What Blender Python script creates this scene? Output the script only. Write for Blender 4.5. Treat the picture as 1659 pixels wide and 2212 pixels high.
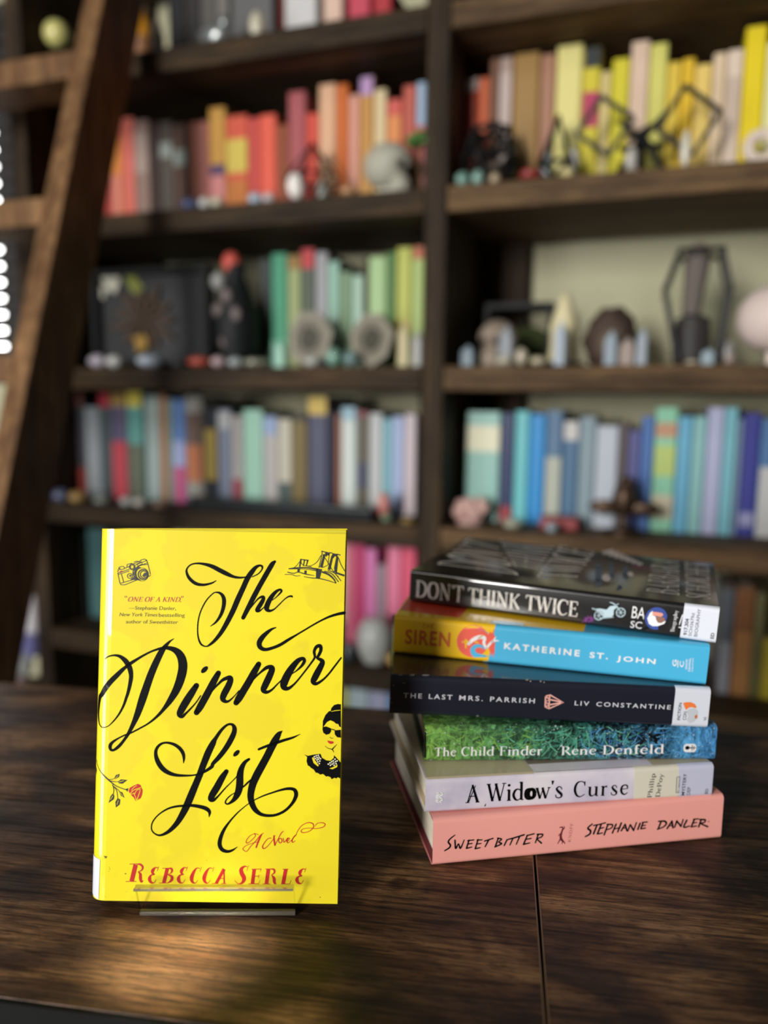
import bpy, bmesh, math, random
from mathutils import Vector, Matrix
random.seed(7)
for o in list(bpy.data.objects): bpy.data.objects.remove(o)
scene = bpy.context.scene
COL = scene.collection
R = math.radians

# ------------------------------------------------------------------ camera
EYE = Vector((0, 0, 1.041))
PITCH, ROLL, FPX, CX, CY = R(7.98), R(0.635), 1661.0, 829.5, 1106.0
FW = Vector((0, math.cos(PITCH), -math.sin(PITCH)))
_up = Vector((0, math.sin(PITCH), math.cos(PITCH))); _rt = Vector((1, 0, 0))
RT = math.cos(ROLL) * _rt + math.sin(ROLL) * _up
UP = -math.sin(ROLL) * _rt + math.cos(ROLL) * _up
cam = bpy.data.cameras.new('camera'); camo = bpy.data.objects.new('camera', cam); COL.objects.link(camo)
m3 = Matrix((RT, UP, -FW)).transposed()
camo.matrix_world = Matrix.Translation(EYE) @ m3.to_4x4()
cam.sensor_fit = 'VERTICAL'; cam.sensor_height = 36.0; cam.lens = FPX / 2212 * 36.0
cam.clip_start = 0.02
cam.dof.use_dof = True; cam.dof.focus_distance = 0.463; cam.dof.aperture_fstop = 2.55
scene.camera = camo

# ------------------------------------------------------------------ world, lights, exposure
vs = scene.view_settings
vs.view_transform = 'Standard'; vs.look = 'None'; vs.exposure = 0.0; vs.gamma = 1.0
try: vs.use_curve_mapping = False
except Exception: pass
world = bpy.data.worlds.new('room_air'); scene.world = world; world.use_nodes = True
bg = world.node_tree.nodes['Background']
bg.inputs['Color'].default_value = (0.95, 0.97, 1.0, 1); bg.inputs['Strength'].default_value = 0.05

def area(name, loc, target, size, size_y, power, color=(1, 1, 1), spread=180):
    l = bpy.data.lights.new(name, 'AREA'); l.shape = 'RECTANGLE'; l.size = size; l.size_y = size_y
    l.energy = power; l.color = color; l.spread = R(spread)
    o = bpy.data.objects.new(name, l); COL.objects.link(o); o.location = loc
    o.rotation_euler = (Vector(target) - Vector(loc)).to_track_quat('-Z', 'Y').to_euler()
    return o
BOOKAT = Vector((-0.09, 0.41, 0.86))
area('window_daylight_behind', BOOKAT + Vector((-0.54, -0.77, 0.19)) * 4.2, BOOKAT, 0.70, 1.5, 174, (1.0, 0.97, 0.93))
area('glass_door_daylight', (-1.75, -0.50, 0.72), (-0.16, 0.42, 0.80), 0.40, 1.5, 17.0, (0.97, 0.98, 1.0))
area('added_patch_light', (0.22, -0.25, 2.0), (-0.104, 0.374, 0.75), 0.065, 0.04, 0.075, (1.0, 0.95, 0.86), spread=2.4)  # added narrow light that makes the bright patch in front of the book
area('ceiling_lamp', (-1.0, -0.6, 2.5), (0.2, 1.0, 1.0), 0.5, 0.5, 5, (1.0, 0.93, 0.84))

# ------------------------------------------------------------------ helpers
def lin(c):
    return tuple((x / 255 / 12.92) if x / 255 <= 0.04045 else ((x / 255 + 0.055) / 1.055) ** 2.4 for x in c)
def c4(c): return lin(c) + (1,)
MATS = {}
def mat(color, rough=0.5, metal=0.0, coat=0.0, coat_rough=0.15, spec=0.5, name=None, emis=None, trans=0.0):
    key = (color, rough, metal, coat, coat_rough, spec, emis, trans)
    if key in MATS: return MATS[key]
    m = bpy.data.materials.new(name or 'surface'); m.use_nodes = True
    p = m.node_tree.nodes['Principled BSDF']
    p.inputs['Base Color'].default_value = c4(color); p.inputs['Roughness'].default_value = rough
    p.inputs['Metallic'].default_value = metal; p.inputs['Coat Weight'].default_value = coat
    p.inputs['Coat Roughness'].default_value = coat_rough; p.inputs['Specular IOR Level'].default_value = spec
    p.inputs['Transmission Weight'].default_value = trans
    if emis:
        p.inputs['Emission Color'].default_value = c4(color); p.inputs['Emission Strength'].default_value = emis
    MATS[key] = m
    return m
class N:
    """small node-tree writer"""
    def __init__(s, name):
        s.m = bpy.data.materials.new(name); s.m.use_nodes = True; s.t = s.m.node_tree
        s.p = s.t.nodes['Principled BSDF']; s.out = s.t.nodes['Material Output']
    def n(s, typ, **kw):
        nd = s.t.nodes.new(typ)
        for k, v in kw.items():
            if k in nd.inputs.keys(): nd.inputs[k].default_value = v
            else: setattr(nd, k, v)
        return nd
    def l(s, a, b): s.t.links.new(a, b)
    def ramp(s, fac, stops):
        r = s.n('ShaderNodeValToRGB'); e = r.color_ramp.elements
        while len(e) > 1: e.remove(e[-1])
        e[0].position = stops[0][0]; e[0].color = stops[0][1]
        for pos, c in stops[1:]:
            q = e.new(pos); q.color = c
        s.l(fac, r.inputs['Fac']); return r.outputs['Color']
    def noise(s, scale, detail=4, rough=0.55, vec=(1, 1, 1), loc=(0, 0, 0), coord='Object', distortion=0.0, rot=(0,0,0)):
        tc = s.n('ShaderNodeTexCoord'); mp = s.n('ShaderNodeMapping')
        mp.inputs['Scale'].default_value = vec; mp.inputs['Location'].default_value = loc; mp.inputs['Rotation'].default_value = rot
        s.l(tc.outputs[coord], mp.inputs['Vector'])
        nz = s.n('ShaderNodeTexNoise'); nz.inputs['Scale'].default_value = scale; nz.inputs['Detail'].default_value = detail
        nz.inputs['Roughness'].default_value = rough; nz.inputs['Distortion'].default_value = distortion
        s.l(mp.outputs['Vector'], nz.inputs['Vector']); return nz.outputs['Fac']
    def mix(s, fac, a, b, blend='MIX'):
        mx = s.n('ShaderNodeMix'); mx.data_type = 'RGBA'; mx.blend_type = blend
        for i, v in ((0, fac), (6, a), (7, b)):
            if hasattr(v, 'links') or hasattr(v, 'is_linked'): s.l(v, mx.inputs[i])
            else: mx.inputs[i].default_value = v
        return mx.outputs[2]
    def bump(s, h, strength, dist=0.001, to='Normal'):
        b = s.n('ShaderNodeBump'); b.inputs['Strength'].default_value = strength; b.inputs['Distance'].default_value = dist
        s.l(h, b.inputs['Height']); s.l(b.outputs['Normal'], s.p.inputs[to]); return b

def link(o, parent=None):
    COL.objects.link(o)
    if parent: o.parent = parent
    return o
def empty(name, mtx=None, **kw):
    o = bpy.data.objects.new(name, None); o.empty_display_size = 0.02; COL.objects.link(o)
    if mtx is not None: o.matrix_world = mtx
    return tag(o, **kw)
def tag(o, label=None, cat=None, group=None, kind=None):
    if label: o['label'] = label
    if cat: o['category'] = cat
    if group: o['group'] = group
    if kind: o['kind'] = kind
    return o
class MB:
    def __init__(s): s.v = []; s.f = []; s.mi = []
    def add(s, vs, fs, mi=0):
        b = len(s.v); s.v += [tuple(v) for v in vs]; s.f += [tuple(b + i for i in f) for f in fs]; s.mi += [mi] * len(fs)
    def box(s, a, b, mi=0):
        (x0, y0, z0), (x1, y1, z1) = a, b
        s.add([(x0,y0,z0),(x1,y0,z0),(x1,y1,z0),(x0,y1,z0),(x0,y0,z1),(x1,y0,z1),(x1,y1,z1),(x0,y1,z1)],
              [(0,3,2,1),(4,5,6,7),(0,1,5,4),(1,2,6,5),(2,3,7,6),(3,0,4,7)], mi)
    def obox(s, p, q, w, d, ref=(0, 0, 1), mi=0):
        """bar from p to q, w wide along ref x axis, d along the other"""
        p, q = Vector(p), Vector(q); a = (q - p).normalized(); x = a.cross(Vector(ref)).normalized(); y = x.cross(a)
        vs = [c + x * (w/2*i) + y * (d/2*j) for c in (p, q) for i, j in ((-1,-1),(1,-1),(1,1),(-1,1))]
        s.add(vs, [(0,3,2,1),(4,5,6,7),(0,1,5,4),(1,2,6,5),(2,3,7,6),(3,0,4,7)], mi)
    def tube(s, p, q, r, n=8, r2=None, cap=True):
        p, q = Vector(p), Vector(q); r2 = r if r2 is None else r2; a = (q - p).normalized()
        x = a.orthogonal().normalized(); y = a.cross(x)
        vs = [c + (x*math.cos(2*math.pi*i/n) + y*math.sin(2*math.pi*i/n)) * rr for c, rr in ((p, r), (q, r2)) for i in range(n)]
        fs = [(i, (i+1) % n, n+(i+1) % n, n+i) for i in range(n)]
        if cap: fs += [tuple(range(n-1, -1, -1)), tuple(range(n, 2*n))]
        s.add(vs, fs)
    def lathe(s, prof, n=20, c=(0, 0, 0)):
        vs = [(c[0]+r*math.cos(2*math.pi*i/n), c[1]+r*math.sin(2*math.pi*i/n), c[2]+z) for r, z in prof for i in range(n)]
        m = len(prof)
        fs = [(k*n+i, k*n+(i+1) % n, (k+1)*n+(i+1) % n, (k+1)*n+i) for k in range(m-1) for i in range(n)]
        fs += [tuple(range(n-1, -1, -1)), tuple((m-1)*n+i for i in range(n))]
        s.add(vs, fs)
    def ball(s, c, r, sq=(1, 1, 1), n=16, m=10, fn=None):
        prof = []
        vs = []
        for k in range(m+1):
            th = math.pi * k / m
            for i in range(n):
                ph = 2*math.pi*i/n
                d = Vector((math.sin(th)*math.cos(ph), math.sin(th)*math.sin(ph), -math.cos(th)))
                q = fn(d) if fn else 1.0
                vs.append((c[0]+d.x*r*sq[0]*q, c[1]+d.y*r*sq[1]*q, c[2]+d.z*r*sq[2]*q))
        fs = [(k*n+i, k*n+(i+1) % n, (k+1)*n+(i+1) % n, (k+1)*n+i) for k in range(m) for i in range(n)]
        s.add(vs, fs)
    def prism(s, pts, z0, z1):
        n = len(pts)
        s.add([(x, y, z0) for x, y in pts] + [(x, y, z1) for x, y in pts],
              [tuple(range(n-1, -1, -1)), tuple(range(n, 2*n))] + [(i, (i+1) % n, n+(i+1) % n, n+i) for i in range(n)])
    def build(s, name, m, parent=None, smooth=False, bevel=0, mtx=None):
        me = bpy.data.meshes.new(name); me.from_pydata(s.v, [], s.f)
        for mm in (m if isinstance(m, (list, tuple)) else [m]): me.materials.append(mm)
        if any(s.mi): me.polygons.foreach_set('material_index', s.mi)
        bm = bmesh.new(); bm.from_mesh(me)
        bmesh.ops.remove_doubles(bm, verts=bm.verts, dist=1e-7) if smooth else None
        bm.to_mesh(me); bm.free()
        if smooth:
            me.polygons.foreach_set('use_smooth', [True]*len(me.polygons))
            me.set_sharp_from_angle(angle=R(40))
        o = bpy.data.objects.new(name, me); COL.objects.link(o)
        if parent: o.parent = parent
        if mtx is not None: o.matrix_world = mtx
        if bevel:
            b = o.modifiers.new('bevel', 'BEVEL'); b.width = bevel; b.segments = 2; b.limit_method = 'ANGLE'
        return o
def frame(origin, x, y, z):
    m = Matrix((Vector(x), Vector(y), Vector(z))).transposed().to_4x4(); m.translation = Vector(origin); return m

# ------------------------------------------------------------------ lettering: strokes on a surface
def homog(src, dst):
    """plane-to-plane map from four measured points of the photo to millimetres on the thing"""
    A = []
    for (x, y), (u, v) in zip(src, dst):
        A.append([x, y, 1, 0, 0, 0, -u*x, -u*y, u]); A.append([0, 0, 0, x, y, 1, -v*x, -v*y, v])
    n = 8
    for i in range(n):
        k = max(range(i, n), key=lambda r: abs(A[r][i])); A[i], A[k] = A[k], A[i]
        for r in range(n):
            if r != i:
                f = A[r][i] / A[i][i]
                for c in range(i, 9): A[r][c] -= f * A[i][c]
    h = [A[i][8] / A[i][i] for i in range(n)]
    def fn(x, y):
        w = h[6]*x + h[7]*y + 1
        return ((h[0]*x + h[1]*y + h[2]) / w, (h[3]*x + h[4]*y + h[5]) / w)
    return fn
def spline(pts, n=7):
    if len(pts) < 3:
        (a, b) = pts; return [tuple(a[k]+(b[k]-a[k])*i/3 for k in range(3)) for i in range(4)]
    P = [tuple(2*pts[0][k]-pts[1][k] for k in range(3))] + list(pts) + [tuple(2*pts[-1][k]-pts[-2][k] for k in range(3))]
    out = []
    for i in range(1, len(P)-2):
        a, b, c, d = P[i-1:i+3]
        for j in range(n):
            t = j/n
            q = [0.5*(2*b[k]+(c[k]-a[k])*t+(2*a[k]-5*b[k]+4*c[k]-d[k])*t*t+(3*b[k]-a[k]-3*c[k]+d[k])*t**3) for k in range(3)]
            q[2] = max(q[2], min(b[2], c[2])*0.8); out.append(tuple(q))
    out.append(pts[-1]); return out
class Ink:
    """collects flat printed shapes; put(x, y) places a drawing point on the real surface"""
    def __init__(s, put): s.put = put; s.mb = MB()
    def ribbon(s, pts, T, cap=True, straight=False):
        q = pts if straight else spline(pts)
        L, Rr = [], []
        for i, (x, y, w) in enumerate(q):
            a = q[max(i-1, 0)]; b = q[min(i+1, len(q)-1)]
            dx, dy = b[0]-a[0], b[1]-a[1]; l = math.hypot(dx, dy) or 1
            nx, ny = -dy/l*w/2, dx/l*w/2
            L.append(s.put(*T(x+nx, y+ny))); Rr.append(s.put(*T(x-nx, y-ny)))
        n = len(q)
        s.mb.add(L + Rr, [(i, i+1, n+i+1, n+i) for i in range(n-1)])
        if cap:
            for (x, y, w) in (q[0], q[-1]):
                if w < 3e-9: continue
                s.disc(x, y, w/2, T, 10)
    def disc(s, x, y, r, T, n=20, ry=None):
        ry = ry or r
        s.mb.add([s.put(*T(x+r*math.cos(2*math.pi*i/n), y+ry*math.sin(2*math.pi*i/n))) for i in range(n)], [tuple(range(n))])
    def ring(s, x, y, r, w, T, n=24, ry=None):
        ry = ry or r
        s.ribbon([(x+r*math.cos(2*math.pi*i/n), y+ry*math.sin(2*math.pi*i/n), w) for i in range(n+1)], T, cap=False, straight=True)
    def poly(s, pts, T):
        s.mb.add([s.put(*T(x, y)) for x, y in pts], [tuple(range(len(pts)))])
    def patch(s, quad, T, nx=10, ny=6):
        (a, b, c, d) = quad; vs = []
        for j in range(ny+1):
            for i in range(nx+1):
                u, v = i/nx, j/ny
                x = (a[0]*(1-u)+b[0]*u)*(1-v)+(d[0]*(1-u)+c[0]*u)*v; y = (a[1]*(1-u)+b[1]*u)*(1-v)+(d[1]*(1-u)+c[1]*u)*v
                vs.append(s.put(*T(x, y)))
        s.mb.add(vs, [(j*(nx+1)+i, j*(nx+1)+i+1, (j+1)*(nx+1)+i+1, (j+1)*(nx+1)+i) for j in range(ny) for i in range(nx)])
    def lines(s, strokes, T, cap=True):
        for st in strokes: s.ribbon(st, T, cap)
    def build(s, name, m, parent, label=None):
        o = s.mb.build(name, m, parent)
        if label: o['label'] = label
        return o
def zoom(ox, oy, k): return lambda x, y: (ox + x/k, oy + y/k)

K, t_ = .135, .05
def bar(x, y, h=.11): return [(x-h, y, t_), (x+h, y, t_)]
SERIF = {
 'T': (.74, [[(.36,.02,K),(.36,.97,K)], [(.03,.96,.06),(.69,.96,.06)], [(.04,.97,t_),(.03,.78,t_)], [(.68,.97,t_),(.69,.78,t_)], bar(.36,.02)]),
 'h': (.68, [[(.14,.02,K),(.14,1.02,K)], bar(.14,.02), bar(.5,.02), [(.02,.98,t_),(.14,1.01,t_)], [(.16,.46,t_),(.28,.6,.08),(.42,.6,.11),(.5,.45,K),(.5,.02,K)]]),
 'e': (.56, [[(.1,.37,t_),(.48,.39,t_)], [(.48,.39,t_),(.44,.56,.09),(.3,.63,.07),(.14,.54,.11),(.08,.33,K),(.14,.12,.12),(.3,.02,.08),(.49,.13,t_)]]),
 'C': (.8, [[(.71,.72,t_),(.66,.9,.06),(.46,.99,.06),(.22,.88,.12),(.1,.5,.15),(.22,.12,.12),(.46,.01,.06),(.72,.16,t_)], [(.71,.98,t_),(.71,.7,t_)]]),
 'i': (.32, [[(.16,.02,K),(.16,.62,K)], bar(.16,.02), [(.04,.58,t_),(.16,.62,t_)], [(.15,.86,.15),(.16,.86,.15)]]),
 'l': (.32, [[(.16,.02,K),(.16,1.02,K)], bar(.16,.02), [(.04,.98,t_),(.16,1.01,t_)]]),
 'd': (.66, [[(.52,.02,K),(.52,1.02,K)], [(.4,.98,t_),(.52,1.01,t_)], [(.52,.02,t_),(.64,.02,t_)], [(.5,.5,t_),(.36,.62,.06),(.18,.55,.12),(.09,.31,K),(.18,.08,.12),(.33,.01,.06),(.5,.12,t_)]]),
 'F': (.66, [[(.18,.02,K),(.18,.97,K)], bar(.18,.02), [(.06,.97,.05),(.6,.97,.05)], [(.6,.98,t_),(.61,.76,t_)], [(.18,.52,.05),(.46,.52,.05)], [(.46,.62,t_),(.46,.42,t_)]]),
 'n': (.68, [[(.14,.02,K),(.14,.62,K)], bar(.14,.02), bar(.5,.02), [(.02,.58,t_),(.14,.62,t_)], [(.16,.46,t_),(.28,.6,.08),(.42,.6,.11),(.5,.45,K),(.5,.02,K)]]),
 'r': (.5, [[(.15,.02,K),(.15,.62,K)], bar(.15,.02), [(.03,.58,t_),(.15,.62,t_)], [(.17,.46,t_),(.28,.58,.07),(.4,.58,.13)]]),
 'R': (.8, [[(.18,.02,K),(.18,.97,K)], bar(.18,.02), [(.06,.97,t_),(.3,.97,t_)], [(.18,.97,t_),(.42,.96,.06),(.57,.84,.13),(.57,.66,.13),(.42,.52,.06),(.18,.5,t_)], [(.36,.5,.08),(.57,.2,.14),(.7,.03,.1),(.79,.02,.04)]]),
 'P': (.7, [[(.18,.02,K),(.18,.97,K)], bar(.18,.02), [(.06,.97,t_),(.3,.97,t_)], [(.18,.97,t_),(.42,.96,.06),(.59,.84,.13),(.59,.62,.13),(.42,.47,.06),(.18,.45,t_)]]),
 'D': (.88, [[(.18,.02,K),(.18,.97,K)], [(.05,.97,t_),(.4,.97,.06),(.68,.8,.12),(.77,.5,.15),(.66,.18,.12),(.4,.02,.06),(.05,.02,t_)]]),
 'f': (.4, [[(.17,.02,K),(.17,.78,K),(.23,.96,.09),(.38,.98,.1)], bar(.17,.02), [(.04,.6,t_),(.35,.6,t_)]]),
 'A': (.82, [[(.4,1.0,t_),(.12,.02,.06)], [(.38,1.0,.1),(.68,.02,.15)], [(.2,.36,t_),(.56,.36,t_)], bar(.12,.02), bar(.68,.02)]),
 'W': (1.1, [[(.12,.98,.13),(.35,.02,.13)], [(.35,.02,.05),(.54,.9,.05)], [(.52,.98,.13),(.76,.02,.13)], [(.76,.02,.05),(.98,.98,.05)], bar(.12,.98), bar(.54,.98,.08), bar(.98,.98)]),
 'o': (.62, [[(.31,.63,.06),(.14,.54,.12),(.08,.32,K),(.14,.1,.12),(.31,.01,.06),(.48,.1,.12),(.54,.32,K),(.48,.54,.12),(.31,.63,.06)]]),
 'w': (.86, [[(.1,.61,.12),(.27,.02,.12)], [(.27,.02,.05),(.42,.55,.05)], [(.4,.61,.12),(.58,.02,.12)], [(.58,.02,.05),(.76,.61,.05)], bar(.1,.61,.08), bar(.42,.61,.06), bar(.76,.61,.08)]),
 "'": (.2, [[(.1,.98,.15),(.08,.76,.04)]]),
 's': (.5, [[(.4,.46,t_),(.36,.58,.05),(.24,.63,.06),(.12,.52,.1),(.22,.36,.14),(.38,.2,.13),(.37,.06,.08),(.24,.01,.06),(.1,.06,.05),(.07,.2,t_)]]),
 'u': (.7, [[(.14,.62,K),(.14,.16,K),(.24,.03,.09),(.38,.06,.05),(.52,.2,t_)], [(.54,.62,K),(.54,.02,K)], [(.02,.6,t_),(.14,.6,t_)], [(.42,.6,t_),(.54,.6,t_)], [(.54,.02,t_),(.66,.02,t_)]]),
 'p': (.66, [[(.15,-.3,K),(.15,.62,K)], bar(.15,-.3), [(.03,.58,t_),(.15,.62,t_)], [(.17,.5,t_),(.3,.62,.06),(.48,.55,.12),(.57,.31,K),(.48,.08,.12),(.3,.01,.06),(.17,.1,t_)]]),
 'y': (.6, [[(.1,.61,.13),(.32,.02,.11)], [(.54,.61,.05),(.32,.02,.05),(.2,-.25,.06),(.08,-.28,.1)], bar(.1,.61,.09), bar(.54,.61,.08)]),
 'B': (.74, [[(.18,.02,K),(.18,.97,K)], [(.05,.97,t_),(.38,.97,.06),(.54,.86,.12),(.54,.68,.12),(.38,.55,.06),(.18,.53,t_)], [(.36,.53,.05),(.6,.42,.13),(.62,.2,.14),(.42,.03,.06),(.05,.02,t_)]]),
 'g': (.58, [[(.28,.63,.05),(.13,.5,.11),(.28,.26,.05),(.43,.42,.11),(.28,.63,.05)], [(.4,.58,t_),(.54,.62,.07)], [(.2,.24,.05),(.12,.12,.07),(.4,.06,.1),(.5,-.08,.1),(.3,-.28,.06),(.07,-.18,.09),(.16,-.02,.05),(.3,.04,t_)]]),
 'a': (.56, [[(.08,.46,.1),(.2,.61,.06),(.36,.58,.1),(.4,.4,K),(.4,.1,.12),(.52,.04,t_)], [(.4,.36,t_),(.18,.28,.09),(.09,.14,.12),(.2,.02,.08),(.4,.14,t_)]]),
 'O': (.88, [[(.43,.99,.06),(.19,.86,.13),(.1,.5,.15),(.19,.14,.13),(.43,.01,.06),(.67,.14,.13),(.76,.5,.15),(.67,.86,.13),(.43,.99,.06)]]),
 'N': (.92, [[(.18,.02,.06),(.18,.97,.06)], [(.18,.97,.12),(.72,.02,.13)], [(.72,.02,.06),(.72,.97,.06)], bar(.18,.02), bar(.72,.97), bar(.12,.97,.08)]),
 'K': (.82, [[(.18,.02,K),(.18,.97,K)], bar(.18,.02), bar(.18,.97), [(.2,.42,.05),(.66,.96,.06)], [(.34,.56,.1),(.7,.02,.14)], bar(.66,.97,.09), bar(.7,.02,.1)]),
 'E': (.7, [[(.18,.02,K),(.18,.97,K)], [(.06,.97,.05),(.6,.97,.05)], [(.6,.98,t_),(.61,.76,t_)], [(.18,.52,.05),(.48,.52,.05)], [(.48,.62,t_),(.48,.42,t_)], [(.06,.02,.05),(.62,.02,.05)], [(.62,.02,t_),(.64,.26,t_)]]),
 'I': (.38, [[(.19,.02,K),(.19,.97,K)], bar(.19,.02), bar(.19,.97)]),
 'H': (.88, [[(.18,.02,K),(.18,.97,K)], [(.7,.02,K),(.7,.97,K)], [(.18,.5,t_),(.7,.5,t_)], bar(.18,.02), bar(.18,.97), bar(.7,.02), bar(.7,.97)]),
 'S': (.62, [[(.52,.74,t_),(.46,.9,.06),(.3,.98,.07),(.13,.84,.12),(.22,.6,.15),(.44,.42,.16),(.52,.2,.13),(.34,.02,.07),(.16,.08,.06),(.08,.28,t_)], [(.52,.96,t_),(.52,.72,t_)], [(.08,.04,t_),(.08,.3,t_)]]),
 '.': (.24, [[(.1,.06,.13),(.11,.06,.13)]]), ' ': (.34, []),
}
def serif_text(ink, s, p0, p1, top, T, weight=1.0, gap=0.0, warp=None, spur=False):
    adv = sum(SERIF[c][0] + gap for c in s) - gap - .05
    if warp is None:
        ex = ((p1[0]-p0[0])/adv, (p1[1]-p0[1])/adv); ey = (top[0]-p0[0], top[1]-p0[1])
        W = lambda x, y: T(p0[0]+ex[0]*x+ey[0]*y, p0[1]+ex[1]*x+ey[1]*y)
    else:
        wa, wb_, wc, wd_ = warp      # baseline start, baseline end, top end, top start
        def W(x, y):
            u = x/adv
            return T((wa[0]*(1-u)+wb_[0]*u)*(1-y)+(wd_[0]*(1-u)+wc[0]*u)*y, (wa[1]*(1-u)+wb_[1]*u)*(1-y)+(wd_[1]*(1-u)+wc[1]*u)*y)
    x = 0
    for ch in s:
        a, sts = SERIF[ch]
        for st in sts:
            ink.ribbon([(x+q[0], q[1], q[2]*weight) for q in st], W, cap=(len(st) == 2 and abs(st[0][0]-st[1][0]) < .02 and abs(st[0][1]-st[1][1]) < .02))
            if spur and len(st) == 2 and st[0][2] > .1 and abs(st[0][0]-st[1][0]) < .03 and abs(st[0][1]-st[1][1]) > .5:
                ink.ribbon([(x+st[0][0]-.11, .5, .02), (x+st[0][0], .5, .16), (x+st[0][0]+.11, .5, .02)], W, cap=False)
        x += a + gap
_tc = {}
def sans_mesh(s, offset=0.0, space=1.0):
    key = (s, offset, space)
    if key in _tc: return _tc[key]
    cu = bpy.data.curves.new('t', 'FONT'); cu.body = s; cu.size = 1; cu.offset = offset; cu.space_character = space; cu.resolution_u = 3
    o = bpy.data.objects.new('t', cu); COL.objects.link(o)
    me = bpy.data.meshes.new_from_object(o.evaluated_get(bpy.context.evaluated_depsgraph_get()))
    v = [(q.co.x, q.co.y) for q in me.vertices]; f = [tuple(p.vertices) for p in me.polygons]
    bpy.data.objects.remove(o); bpy.data.curves.remove(cu); bpy.data.meshes.remove(me)
    _tc[key] = (v, f); return v, f
def sans_text(ink, s, p0, p1, top, T, bold=0.0, space=1.0):
    bpy.context.view_layer.update()
    v, f = sans_mesh(s, bold, space); hv, _ = sans_mesh('H', bold, 1.0)
    cap = max(q[1] for q in hv); x0 = min(q[0] for q in v); w = max(q[0] for q in v) - x0
    ex = ((p1[0]-p0[0])/w, (p1[1]-p0[1])/w); ey = ((top[0]-p0[0])/cap, (top[1]-p0[1])/cap)
    ink.mb.add([ink.put(*T(p0[0]+ex[0]*(x-x0)+ey[0]*y, p0[1]+ex[1]*(x-x0)+ey[1]*y)) for x, y in v], f)

# ------------------------------------------------------------------ wood
def table_wood(name, loc, g=1.0):
    k = N(name)
    big = k.noise(6.5, 4, .6, (1, 1.9, 1), loc, distortion=.9)
    knot = k.noise(9.5, 3, .55, (1, 1.6, 1), (loc[0]+3, loc[1], 0), distortion=1.2)
    band = k.noise(7, 5, .6, (1, 9, 1), (loc[0], loc[1]+2, 0), distortion=.5)
    streak = k.noise(8, 8, .75, (1, 30, 1), loc, distortion=.3)
    fine = k.noise(70, 6, .8, (1, 9, 1), (loc[0], loc[1]+5, 0))
    base = k.ramp(big, [(.34, c4((46, 36, 27))), (.46, c4((92, 66, 43))), (.56, c4((136, 101, 66))), (.70, c4((172, 134, 92)))])
    kn = k.ramp(knot, [(.36, c4((96, 84, 76))), (.46, c4((200, 190, 182))), (.54, (1, 1, 1, 1))])
    base = k.mix(1.0, base, (g, g, g*.97, 1), 'MULTIPLY')
    c = k.mix(.85, base, kn, 'MULTIPLY')
    bd = k.ramp(band, [(.38, c4((150, 132, 116))), (.55, (1, 1, 1, 1))]); c = k.mix(.8, c, bd, 'MULTIPLY')
    st = k.ramp(streak, [(.38, c4((88, 74, 62))), (.46, c4((196, 186, 176))), (.54, (1, 1, 1, 1))]); c = k.mix(.9, c, st, 'MULTIPLY')
    fn = k.ramp(fine, [(.40, c4((92, 80, 70))), (.52, (1, 1, 1, 1))]); c = k.mix(.85, c, fn, 'MULTIPLY')
    k.l(c, k.p.inputs['Base Color'])
    rr = k.ramp(streak, [(.36, (.6, .6, .6, 1)), (.58, (.36, .36, .36, 1))]); k.l(rr, k.p.inputs['Roughness'])
    k.p.inputs['Specular IOR Level'].default_value = .32
    h = k.mix(.5, streak, fine); k.bump(h, .5, .0007)
    return k.m
def frame_wood(name, c0, c1, c2, along=(1, 14, 14), rough=.6):
    k = N(name)
    s1 = k.noise(3.2, 6, .65, along, distortion=.4); s2 = k.noise(14, 5, .7, along)
    c = k.ramp(s1, [(.3, c4(c0)), (.5, c4(c1)), (.7, c4(c2))])
    d = k.ramp(s2, [(.35, c4((130, 120, 112))), (.6, (1, 1, 1, 1))])
    k.l(k.mix(.7, c, d, 'MULTIPLY'), k.p.inputs['Base Color']); k.p.inputs['Roughness'].default_value = rough; k.p.inputs['Specular IOR Level'].default_value = .2
    k.bump(s2, .3, .001); return k.m

# ------------------------------------------------------------------ room shell
WALLC = (172, 172, 148)
floor = MB(); floor.box((-4, -3, -.05), (4, 3.2, 0))
fm = frame_wood('dark_floor_boards', (38, 30, 25), (58, 46, 37), (78, 62, 50), (1, 9, 9), .45)
tag(floor.build('floor', fm), kind='structure')

# ------------------------------------------------------------------ bookcase against the olive wall
BO = Vector((.0746, 1.3266, 0)); BY = R(-19.15)
BM = Matrix.Translation(BO) @ Matrix.Rotation(BY, 4, 'Z')
BX, BN = Vector((math.cos(BY), math.sin(BY), 0)), Vector((-math.sin(BY), math.cos(BY), 0))
def bc(px, py, w=0.0):
    """where a photo point lies on the plane w behind the bookcase front: (u along it, height)"""
    d = (px-CX)/FPX*RT - (py-CY)/FPX*UP + FW
    s = ((BO + BN*w - EYE).dot(BN)) / d.dot(BN); P = EYE + d*s
    return (P-BO).dot(BX), P.z
def at(u, w, z): return BM @ Vector((u, w, z))
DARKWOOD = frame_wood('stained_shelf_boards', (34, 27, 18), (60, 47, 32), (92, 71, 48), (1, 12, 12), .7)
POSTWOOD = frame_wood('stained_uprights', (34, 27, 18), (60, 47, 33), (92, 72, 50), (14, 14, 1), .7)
LIGHTERWOOD = frame_wood('lighter_shelf_boards', (58, 46, 33), (102, 80, 55), (142, 110, 76), (1, 12, 12), .7)  # paler brown for the right bay's boards
bcase = empty('bookcase', BM, label='tall dark-stained plank bookcase filled with colour-sorted books behind the table', cat='bookcase')
SZ = [1.956, 1.676, 1.396, 1.106, .830, .556, .280, .06]
UPR = [(-.873, -.835), (-.014, .024), (.846, .884)]
for a, b in UPR:
    m = MB(); m.box((a, 0, 0), (b, .28, 2.25)); m.build('upright', POSTWOOD, bcase, bevel=.003)
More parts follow.
